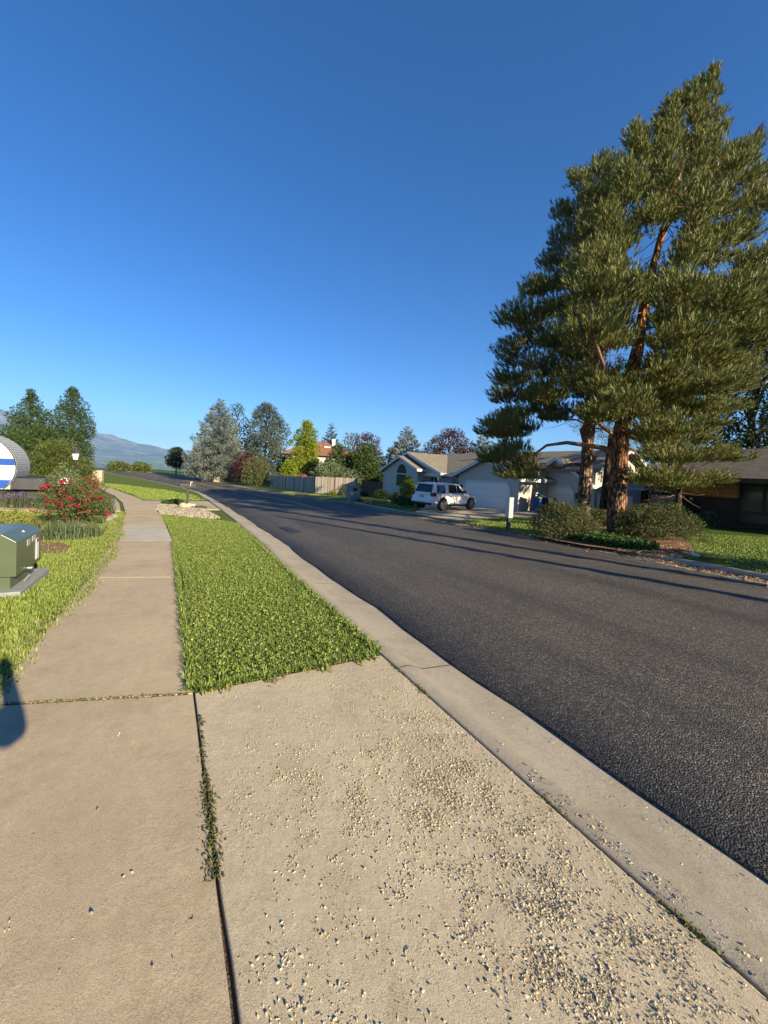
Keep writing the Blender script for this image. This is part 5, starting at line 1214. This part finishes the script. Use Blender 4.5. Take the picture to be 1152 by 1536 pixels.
# ================================================================ the big pines
def needles(tips, axes, size, per, width, rs):
    """brush-like shoots: needle bundles laid round a short axis, opening towards the tip"""
    n = len(tips); T = np.repeat(tips, per, 0); Ax = np.repeat(axes, per, 0); m = len(T); L0 = np.repeat(size*rs.uniform(.6, 1.3, (n, 1)), per, 0)
    side = unit(np.cross(Ax, rs.normal(size=(m, 3)))); d = unit(Ax+side*rs.uniform(.25, .75, (m, 1)))
    L = L0*rs.uniform(.45, .8, (m, 1)); P = T+Ax*(rs.random((m, 1))-.55)*L0*.75+d*L*.4; b = unit(np.cross(d, side)+.3*rs.normal(size=(m, 3)))
    return P, d*L*.5, b*width*rs.uniform(.6, 1.3, (m, 1))
ROWS = [(105, 1068, 1082), (130, 1026, 1086), (150, 1012, 1086), (175, 968, 1084), (200, 962, 1088), (225, 912, 1140), (250, 893, 1152), (275, 858, 1156), (300, 868, 1160), (330, 832, 1150),
        (360, 822, 1140), (390, 792, 1165), (420, 792, 1190), (460, 790, 1190), (495, 762, 1170), (525, 757, 1150), (570, 745, 1135), (600, 740, 1100), (650, 722, 1090), (680, 727, 1085), (705, 737, 1095), (722, 762, 1104), (735, 800, 1100)]
def row(y):
    k = min(1., max(0., (y-110)/120)); a = (11*math.sin(y*.115)+8*math.sin(y*.27+1)+5*math.sin(y*.55))*k; b = (15*math.sin(y*.10+2)+10*math.sin(y*.23)+5*math.sin(y*.6))*k
    return np.interp(y, [r[0] for r in ROWS], [r[1] for r in ROWS])+a+4, np.interp(y, [r[0] for r in ROWS], [r[2] for r in ROWS])+b-4
def hole(x, y, r=0.):
    """openings where the photo shows trunks, house or sky through the crown"""
    if y+r*.6 > 640 and 800-r*.5 < x < 968+r*.5: return True
    if y+r*.6 > 600 and 848-r*.6 < x < 905+r*.3 and y > 560: return rnd.random() < .93
    if abs(x-(955-(y-520)*.2)) < 14+r*.95 and 460-r*.4 < y < 565+r*.5: return True
    if abs(x-984) < 22+r*.9 and 335-r*.4 < y < 405+r*.6: return True
    if abs(x-893) < 10+r*.5 and 520 < y < 570: return True
    if 1030 < x < 1110 and 398-r*.3 < y < 428+r*.3: return rnd.random() < .9
    if N3.noise((x/40., y/30., 5.)) > (.10 if y < 560 else .25) and y > 170: return True
    return False
def pine(label, tr, hw, Y, pick, npad, seed, cx, bmat, cap=1.0):
    global rnd
    r = random.Random(seed); rs = np.random.default_rng(seed); base = AT(tr[0][0], tr[0][1], Y); t = thing('pine_tree', label, 'pine tree', base)
    path = [AT(x, y, Y)-base for x, y in tr]; path[0].z -= .35
    k = []
    for a, b in zip(path, path[1:]): k += [a.lerp(b, q/4) for q in range(4)]
    path_f = k+[path[-1]]; rad = [h_/F*Y for h_ in hw]; rf = list(np.interp(np.linspace(0, len(rad)-1, len(path_f)), range(len(rad)), rad)); rf[0] *= 1.35
    m = MB(); m.tube(path_f, rf, 16); tk = m.build('trunk', M[bmat], t, True)
    for v in tk.data.vertices:
        w = N3.noise(Vector(v.co)*Vector((5, 5, 1.4)))*.045*rad[0]*3; ax = min(path_f, key=lambda p: (p-v.co).length); dd = (v.co-ax); v.co += dd.normalized()*w if dd.length > 1e-4 else Vector()
    pads = []; ups = []; tries = 0
    while len(pads) < npad and tries < 90000:
        tries += 1; y = r.uniform(108, 733); xl, xr = row(y); x = r.uniform(xl, xr)
        if not pick(x, y, r): continue
        pr = np.interp(y, [105, 200, 420, 735], [12, 21, 35, 30])*r.uniform(.65, 1.2)
        pr *= .8 if y < 430 else 1.; pr = min(pr, max(5, (xr-xl)*.42)); x = min(max(x, xl+pr*.75), max(xr-pr*.75, xl+pr*.75))
        if hole(x, y, pr): continue
        c0 = cx(y); hwid = max(8., (x-xl) if x < c0 else (xr-x)); tot = max(12., (c0-xl) if x < c0 else (xr-c0)); tt = min(1., abs(x-c0)/tot)
        dz = r.uniform(-1, 1)*math.sqrt(max(0, 1-tt*tt))*tot/F*Y*.85*cap
        p = AT(x, y, Y+dz)-base; pm = pr/F*Y
        if any(Vector((p.x-q.x, p.y-q.y, (p.z-q.z)*1.6)).length < (1.1 if y < 430 else .93)*(pm+s) for q, s in pads): continue
        pads.append((p, pm)); ups.append(float(np.interp(y, [110, 400, 600, 735], [1.3, .95, .6, .3])))
    tips = []; ax = []; lm = MB(); tw = MB(); tz = [p.z for p in path_f]
    def axis_at(z): return min(path_f, key=lambda q: abs(q.z-z))
    up_of = {id(q[0]): u_ for q, u_ in zip(pads, ups)}
    order = sorted(pads, key=lambda q: math.hypot(q[0].x-axis_at(q[0].z).x, q[0].y-axis_at(q[0].z).y)); done = []
    for p, s in order:
        n = int(120*(s/.6)**1.8); n = max(22, min(n, 330)); d = rs.normal(size=(n, 3)); d /= np.linalg.norm(d, axis=1, keepdims=True); q = rs.random((n, 1))**.4
        hz = Vector((p.x-axis_at(p.z).x, p.y-axis_at(p.z).y, 0)); hz = hz.normalized() if hz.length > .05 else Vector((0, 0, 1)); pa = np.array((hz*.75+Vector((0, 0, 1))*up_of[id(p)]).normalized())
        lv = .75*min(1., max(0., (up_of[id(p)]-.85)/.4))    # 1 high in the tree: plumes that climb; 0 low: flat layered boughs
        al = rs.uniform(-1, 1, (n, 1)); o1 = d*q*s*(.70-.3*al)*np.array([1, 1, .8])+pa*al*s*1.0
        dd = d*np.array([1, 1, .55]); dd[:, 2] = np.where(dd[:, 2] < -.1, dd[:, 2]*.3, dd[:, 2]); o2 = dd*q*s*1.12
        o = np.where(rs.random((n, 1)) < lv, o1, o2); tips.append(np.array(p)+o)
        zz = max(p.z-.45*math.hypot(p.x, p.y)*.5-.2, tz[0]+3.0); s0 = axis_at(zz); i = path_f.index(s0); par = s0; r0 = min(rf[i]*.4, .012+.014*(p-s0).length)
        near = [(qq, rr) for qq, rr in done if (qq-p).length < 1.9 and qq.z < p.z+.5]
        if near: par, r0 = min(near, key=lambda k_: (k_[0]-p).length); r0 = max(.010, r0*.55)
        done.append((p, r0*.5))
        out = np.array(Vector((p.x-s0.x, p.y-s0.y, 0)).normalized()); ax.append(unit(pa*.5+np.array([0, 0, .6])+d*.55+rs.normal(size=(n, 3))*.12))
        pts = bend(par, p, 5, .05, .04); lm.tube(pts, [r0, r0*.9, r0*.8, r0*.7, r0*.6, r0*.5], 6)
        for j in range(6):
            e = Vector(tips[-1][r.randrange(n)]); tw.tube(bend(pts[3].lerp(pts[5], r.random()), e, 2, .03, .03), [r0*.3+.004, .006, .003], 4)
    tips = np.vstack(tips); ax = np.vstack(ax)
    P, A_, B_ = needles(tips, ax, .28, 15, .0125, rs); leaf_mesh('crown', P, A_, B_, M['needle'], t)
    print('PINE', len(pads), len(P))
    # bare dead twigs under the crown
    for j in range(46):
        i = r.randrange(int(len(path_f)*.28), int(len(path_f)*.7)); s0 = path_f[i]; a = r.uniform(0, 6.28); L = r.uniform(.6, 2.2)
        e = s0+Vector((math.cos(a)*L, math.sin(a)*L, r.uniform(-.5, .25)*L)); tw.tube(bend(s0, e, 4, -.05, .05), [.018, .014, .010, .006, .003], 4)
    lm.add(tw.v, tw.f); lm.build('limbs', M['limbbark'], t, True)
    return t, base
PR = [(925, 806), (926.5, 740), (930, 660), (942, 590), (957, 520), (968, 450), (985, 380), (1003, 320), (1022, 250), (1045, 185), (1071, 112)]
PL = [(873.5, 792), (878, 720), (884, 640), (889, 560), (893, 500), (896, 430), (899, 360), (902, 310)]
YR, YL, YT = 14.0, 16.6, 17.6
third = lambda x, y: y > 585 and x > 955
isL = lambda x, y: y > 300 and x < np.interp(y, [300, 430, 560, 735], [880, 900, 905, 880])
tr_, pb = pine('tallest pine, thick orange-barked trunk nearest the lawn, crown leaning to the right', PR, [13.5, 12.5, 11.5, 9.5, 8.5, 6.5, 5., 3.6, 2.5, 1.6, .6], YR, lambda x, y, r: not third(x, y) and not isL(x, y), 430, 21, lambda y: np.interp(y, [105, 380, 520, 735], [1071, 985, 957, 930]), 'pinebark')
pine('second pine, slimmer grey-brown trunk left of the orange-barked one', PL, [9.5, 8.8, 7.8, 6.5, 5.5, 4.2, 3, 1.6], YL, lambda x, y, r: isL(x, y), 260, 22, lambda y: 885., 'pinebark_pale')
pine('smaller pine behind, its thin dark trunk beside the brick house', [(1017, 783), (1018, 740), (1019, 690), (1021, 640), (1024, 600)], [4, 3.8, 3.4, 2.6, 1.2], YT, lambda x, y, r: third(x, y), 80, 23, lambda y: 1020., 'bark', .8)
# two conspicuous bare limbs that cross between the trunks
def limb(parent_base, pts, Y, r0, dY):
    m = MB(); n = len(pts); m.tube([AT(x, y, Y+dY*i/(n-1))-parent_base for i, (x, y) in enumerate(pts)], [r0*(1-.7*i/(n-1)) for i in range(n)], 7); return m
m = MB()
for pts, r0, dY in (([(922, 682), (905, 672), (880, 668), (850, 664), (820, 668), (798, 684)], .12, .9), ([(926, 655), (908, 643), (894, 632), (880, 626)], .09, -.5), ([(934, 662), (948, 648), (958, 640)], .08, -.8), ([(936, 668), (952, 676), (960, 690), (972, 705)], .045, .4), ([(950, 560), (985, 545), (1030, 530), (1080, 500)], .09, -1.), ([(962, 480), (1000, 470), (1060, 440), (1130, 420)], .08, -1.2)):
    q = limb(pb, pts, YR, r0, dY); m.add(q.v, q.f)
m.build('limbs', M['limbbark'], tr_, True)
b = G(905, 776); o = thing('pine_tree', 'farther pine whose short grey trunk shows between the two big trunks', 'pine tree', b); m = MB(); m.tube([(0, 0, -.2), (.02, 0, 1.2), (.1, .05, 2.8), (.15, .1, 5.)], [.3, .25, .22, .12], 10); m.build('trunk', M['bark'], o, True)
P, O = blob_points([(.3, .5, 5.2, 1.6, 1.6, .8), (1.2, .2, 4.6, 1.2, 1.2, .6), (-.9, .6, 5.6, 1.2, 1.2, .6)], 2600, .7); A_, B_ = leaves_at(P, O, .22, .14); leaf_mesh('crown', P, A_, B_, M['needle'], o)

# junipers, ground cover and the shrubs under the pines
def juniper(label, px, py, h, rx, ry, n, nb=26, leaf=.085, mat='juniper', rz=0, blob=.3):
    c = G(px, py, .04); root = thing('juniper', label, 'juniper', c, rz); blobs = []
    for i in range(nb):
        a = i*2.39996+rnd.uniform(-.3, .3); q = math.sqrt((i+.5)/nb); z = h*(1-.7*q**2.2)*rnd.uniform(.72, 1.)
        blobs.append((rx*q*.85*math.cos(a), ry*q*.85*math.sin(a), z-.16*h, rx*blob*rnd.uniform(.8, 1.3), ry*blob*rnd.uniform(.8, 1.3), h*.17))
    P, O = blob_points(blobs, n, .6); k = P[:, 2] > .03; P, O = P[k], O[k]; A_, B_ = leaves_at(P, O*np.array([1, 1, .6])+np.array([0, 0, .35]), leaf, .22, .8); leaf_mesh('foliage', P, A_, B_, M[mat], root)
    tb = MB()
    for b_ in blobs: tb.tube(bend((b_[0]*.1, b_[1]*.1, 0), b_[:3], 4, .12, .05), [.035, .03, .022, .015, .006], 5)
    tb.build('stems', M['deadtwig'], root); return root
juniper('rounded dark juniper bush left of the slimmer pine trunk', 846, 806, 1.35, 1.15, 1.05, 15000, 34)
juniper('low juniper mound between the two big pine trunks', 900, 789, .85, 1.3, 1., 11000, 28)
juniper('wide layered juniper in front of the lawn, right of the orange pine trunk', 985, 806, 1.40, 1.7, 1.25, 24000, 48, rz=.4)
juniper('small juniper hugging the foot of the orange pine trunk', 950, 806, .75, .7, .7, 5000, 18)
c = G(912, 816, .04); root = thing('ground_cover', 'bright green ivy mat along the far kerb below the pines', 'ground cover', c, R(118)); P = rng.uniform(-1, 1, (6000, 2)); P = P[(P**2).sum(1) < 1]; P = np.column_stack([P[:, 0]*1.3, P[:, 1]*.7, rng.uniform(.02, .26, len(P))]); A_, B_ = leaves_at(P, np.tile([0, 0, 1.], (len(P), 1)), .085, .85, 1.2); leaf_mesh('leaves', P, A_, B_, M['ivy'], root)
tb = MB()
for i in range(24): tb.tube(bend((0, 0, .02), (rnd.uniform(-1.1, 1.1), rnd.uniform(-.6, .6), .12), 3, .05), .008, 4)
tb.build('stems', M['stem'], root)
c = G(1000, 833, .05); bm = bmesh.new(); bmesh.ops.create_icosphere(bm, subdivisions=2, radius=.13)
for v in bm.verts: v.co *= 1+.3*N3.noise(v.co*6); v.co.z *= .5
o = MB().bm(bm).build('rock', M['stone'], None, True); o.location = G(1040, 832, .06); tag(o, 'flat pale rock where the bark mulch meets the right lawn', 'rock')
for i in range(5):
    a = rnd.uniform(0, 3); p = G(965+i*14, 826+rnd.uniform(-3, 3), .07); m = MB(); L = rnd.uniform(.5, .9); m.tube([(-L/2*math.cos(a), -L/2*math.sin(a), 0), (0, 0, .05), (L/2*math.cos(a), L/2*math.sin(a), .02)], [.025, .02, .008], 5)
    o = m.build('fallen_branch', M['deadtwig'], None, True); o.location = p; tag(o, 'dry fallen pine branch on the red bark mulch', 'branch', 'fallen branches on the bark mulch')

# ================================================================ brick house on the right
def brick_house():
    o = Vector((15.96, 20.39, -.40)); t = thing('brick_house', 'dark single-storey brick house with cedar shake band and wide window', 'house', o, HRZ)
    MB().box(0, 14, 0, 9, -.3, 2.52).build('wall', M['redbrick'], t)
    sb = MB(); sb.box(-.3, 2.25, -.42, -.003, 1.57, 2.46); sb.box(-.3, -.003, -.42, 8.9, 1.57, 2.46); sb.build('shake_band', M['shake'], t)
    s2 = MB(); s2.box(2.252, 14, -.42, -.003, 2.34, 2.46); s2.build('shake_band', M['shake'], t)
    pr = [(-1.0, 2.36), (4.5, 4.15), (10, 2.36), (10, 2.50), (4.5, 4.32), (-1.0, 2.50)]; rf = MB().prism(pr, -1.0, 15, 'x').build('roof', M['shingle_dark'], t)
    MB().box(-1.0, 15, -1.06, -1.003, 2.3, 2.52).build('fascia', M['darkmetal'], rf)
    rk = MB(); rk.prism([(-1.0, 2.28), (4.5, 4.07), (10, 2.28), (10, 2.53), (4.5, 4.34), (-1.0, 2.53)], -1.05, -1.003, 'x'); rk.build('fascia', M['darkmetal'], rf)
    MB().lathe([(.05, 0), (.05, .5)], 8, (2.0, 2.3, 3.35)).build('vent_pipe', M['darkmetal'], rf)
    w = MB().box(2.3, 5.6, -.1, -.004, .42, 2.32).build('window', M['black'], t)
    for x0, x1 in ((2.42, 3.1), (3.22, 3.95), (4.07, 4.75), (4.87, 5.5)): MB().box(x0, x1, -.13, -.103, 1.0, 2.22).build('pane', M['houseglass'], w)
    MB().box(2.42, 5.5, -.13, -.103, .5, .86).build('pane', M['houseglass'], w)
    MB().box(1.9, 8, -1.3, -.05, -.2, .06, .02).build('step', M['kerb'], t)
    l = MB(); l.lathe([(.05, .0), (.08, .06), (.08, .24), (.03, .3)], 8, (.35, -.12, 1.2)); l.build('wall_lamp', M['galv'], t)
    return o
brick_house()
def BH(x, y): p = (15.96+.485*x+.875*y, 20.39-.875*x+.485*y); return (*p, zg(*p)+.02)
broadleaf('rounded_shrub', 'dark leafy shrub against the brick house under the shake band', 'shrub', BH(.4, -.9), 1.25, .8, .7, .12, 2600, M['leaf_dark'], 'round', 0, 20, .4, limbs=False)
broadleaf('rounded_shrub', 'small yellow-green shrub beside the wide window of the brick house', 'shrub', BH(1.55, -1.2), .8, .5, .45, .11, 1300, M['leaf_olive'], 'round', 0, 14, .42, limbs=False)
fence('short dark picket fence between the brick house and the grey house', [BH(-3.2, 3.)[:2], BH(-.5, 3.)[:2]], 1.5, .22, mat='fence')
b = GD(998, 27); broadleaf('clipped_hedge', 'dark hedge in the gap behind the picket fence', 'hedge', b, 1.9, 2., 1., .16, 3000, M['leaf_dark'], 'column', 0, 24, .4, limbs=False)
b = GD(1122, 30); h = AT(1122, 440, 30).z-b[2]; broadleaf('tree', 'big dark leafy tree rising behind the brick house roof', 'tree', b, h, 5.2, 5, .34, 13000, M['leaf_dark'], 'oval', .3, 60, .26, .02, shell=.6, solid=False)
b = GD(1235, 31); broadleaf('tree', 'second dark leafy tree behind the brick house, cut by the photo edge', 'tree', b, 12.5, 4.6, 5, .34, 9000, M['leaf_dark'], 'oval', .25, 50, .28, .02, shell=.6)
b = GD(1050, 40); broadleaf('tree', 'leafy tree far behind the left end of the brick house roof', 'tree', b, 8.2, 3.2, 3, .34, 4200, M['leaf_dark'], 'oval', .2, 34, .32, shell=.6)

# ================================================================ things just outside the frame that shade what is in it
SV = (.695, -.719)
for (px, py), k, h, r, lb in (((1140, 874), 4.6, 12.5, .34, 'tall narrow tree added out of view by the far kerb to shade the road'), ((1140, 896), 9.5, 9., .16, 'slimmer narrow tree added farther out of view by the far kerb to shade the road')):  # unseen slim trees, shaped to throw soft shadow bands on the road
    g_ = G(px, py); q = (g_[0]+SV[0]*k, g_[1]+SV[1]*k); broadleaf('shadow_caster_tree', lb, 'tree', (*q, zg(*q)), h, r, r, .16, 3000, M['leaf_mid'], 'column', .12, 60, .75, .008, 'unseen road-shading trees by the far kerb', shell=.8)
broadleaf('tree', 'leafy shrub-like tree just out of view on the right lawn', 'tree', (12.7, 3.9, zg(12.7, 3.9)), 3.2, 1.7, 1.6, .14, 6500, M['leaf_mid'], 'round', .02, 30, .36)

# ---------------------------------------------------------------- the person holding the camera phone
def person():
    Y0 = -.40; X0 = -.08; z0 = zg(X0, Y0)+.006; t = thing('person', 'person in a dark shirt and jeans holding a phone up to photograph the street', 'person', (X0, Y0, z0))
    def skin(name, verts, edges, radii, mat, root=0):
        me = bpy.data.meshes.new(name); me.from_pydata(verts, edges, []); o = link(name, me, mat, t)
        o.modifiers.new('skin', 'SKIN'); sl = me.skin_vertices[0].data
        for v, r in zip(sl, radii): v.radius = (r, r) if not isinstance(r, tuple) else r
        sl[root].use_root = True; s = o.modifiers.new('s', 'SUBSURF'); s.levels = 1; s.render_levels = 2; return o
    hl, hr = (.0, .345, 1.47-z0), (.115, .345, 1.49-z0)
    v = [(0, 0, .95), (0, 0, 1.12), (0, -.01, 1.32), (0, 0, 1.43), (0, .0, 1.50), (0, .02, 1.56), (0, .03, 1.66), (0, .02, 1.75),
         (-.19, 0, 1.40), (-.24, .16, 1.20), (hl[0]-.09, hl[1]-.05, 1.44), hl, (.19, 0, 1.40), (.30, .24, 1.17), (hr[0]+.03, hr[1]-.03, 1.43), hr,
         (-.10, 0, .90), (-.11, .03, .50), (-.12, 0, .10), (-.12, .12, .05), (.10, 0, .90), (.11, .03, .50), (.12, 0, .10), (.12, .12, .05)]
    e = [(0, 1), (1, 2), (2, 3), (3, 4), (4, 5), (5, 6), (6, 7), (3, 8), (8, 9), (9, 10), (10, 11), (3, 12), (12, 13), (13, 14), (14, 15), (0, 16), (16, 17), (17, 18), (18, 19), (0, 20), (20, 21), (21, 22), (22, 23)]
    r = [.14, .13, .15, .12, .06, .075, .095, .07, .07, .05, .04, .036, .07, .055, .045, .04, .09, .06, .045, .04, .09, .06, .045, .04]
    skin('body', v, e, r, M['skin'])
    skin('shirt', [v[i] for i in (1, 2, 3, 8, 9, 12, 13)]+[(0, 0, .92)], [(7, 0), (0, 1), (1, 2), (2, 3), (3, 4), (2, 5), (5, 6)], [.15, .168, .13, .085, .07, .085, .07, .16], M['shirt'])
    skin('trousers', [v[0], v[16], v[17], v[18], v[20], v[21], v[22]], [(0, 1), (1, 2), (2, 3), (0, 4), (4, 5), (5, 6)], [.155, .105, .08, .07, .105, .08, .07], M['jeans'])
    skin('hair', [(0, -.01, 1.76), (0, -.04, 1.70), (0, -.05, 1.60)], [(0, 1), (1, 2)], [.085, .095, .07], M['hair'])
    for sx in (-.12, .12): MB().box(sx-.05, sx+.05, -.09, .2, .0, .09, .03).build('shoe', M['black'], t)
    for hx, sg in ((hl, 1), (hr, -1)):
        for k in range(4):
            z = hx[2]-.03+.02*k; skin('finger', [(hx[0], hx[1], z), (hx[0]+sg*.01, hx[1]+.05, z+.005), (hx[0]+sg*.045, hx[1]+.062, z+.008)], [(0, 1), (1, 2)], [.011, .0095, .008], M['skin'])
        skin('thumb', [(hx[0], hx[1], hx[2]-.02), (hx[0]+sg*.02, hx[1]+.03, hx[2]+.02), (hx[0]+sg*.05, hx[1]+.035, hx[2]+.03)], [(0, 1), (1, 2)], [.013, .011, .009], M['skin'])
    p = MB(); p.box(-.055, .024, -.030, -.020, -.125, .028, .003); o = p.build('phone', M['black']); o.location = (0, 0, EYE); tag(o, 'dark phone held upright in both hands of the person', 'phone')
person()
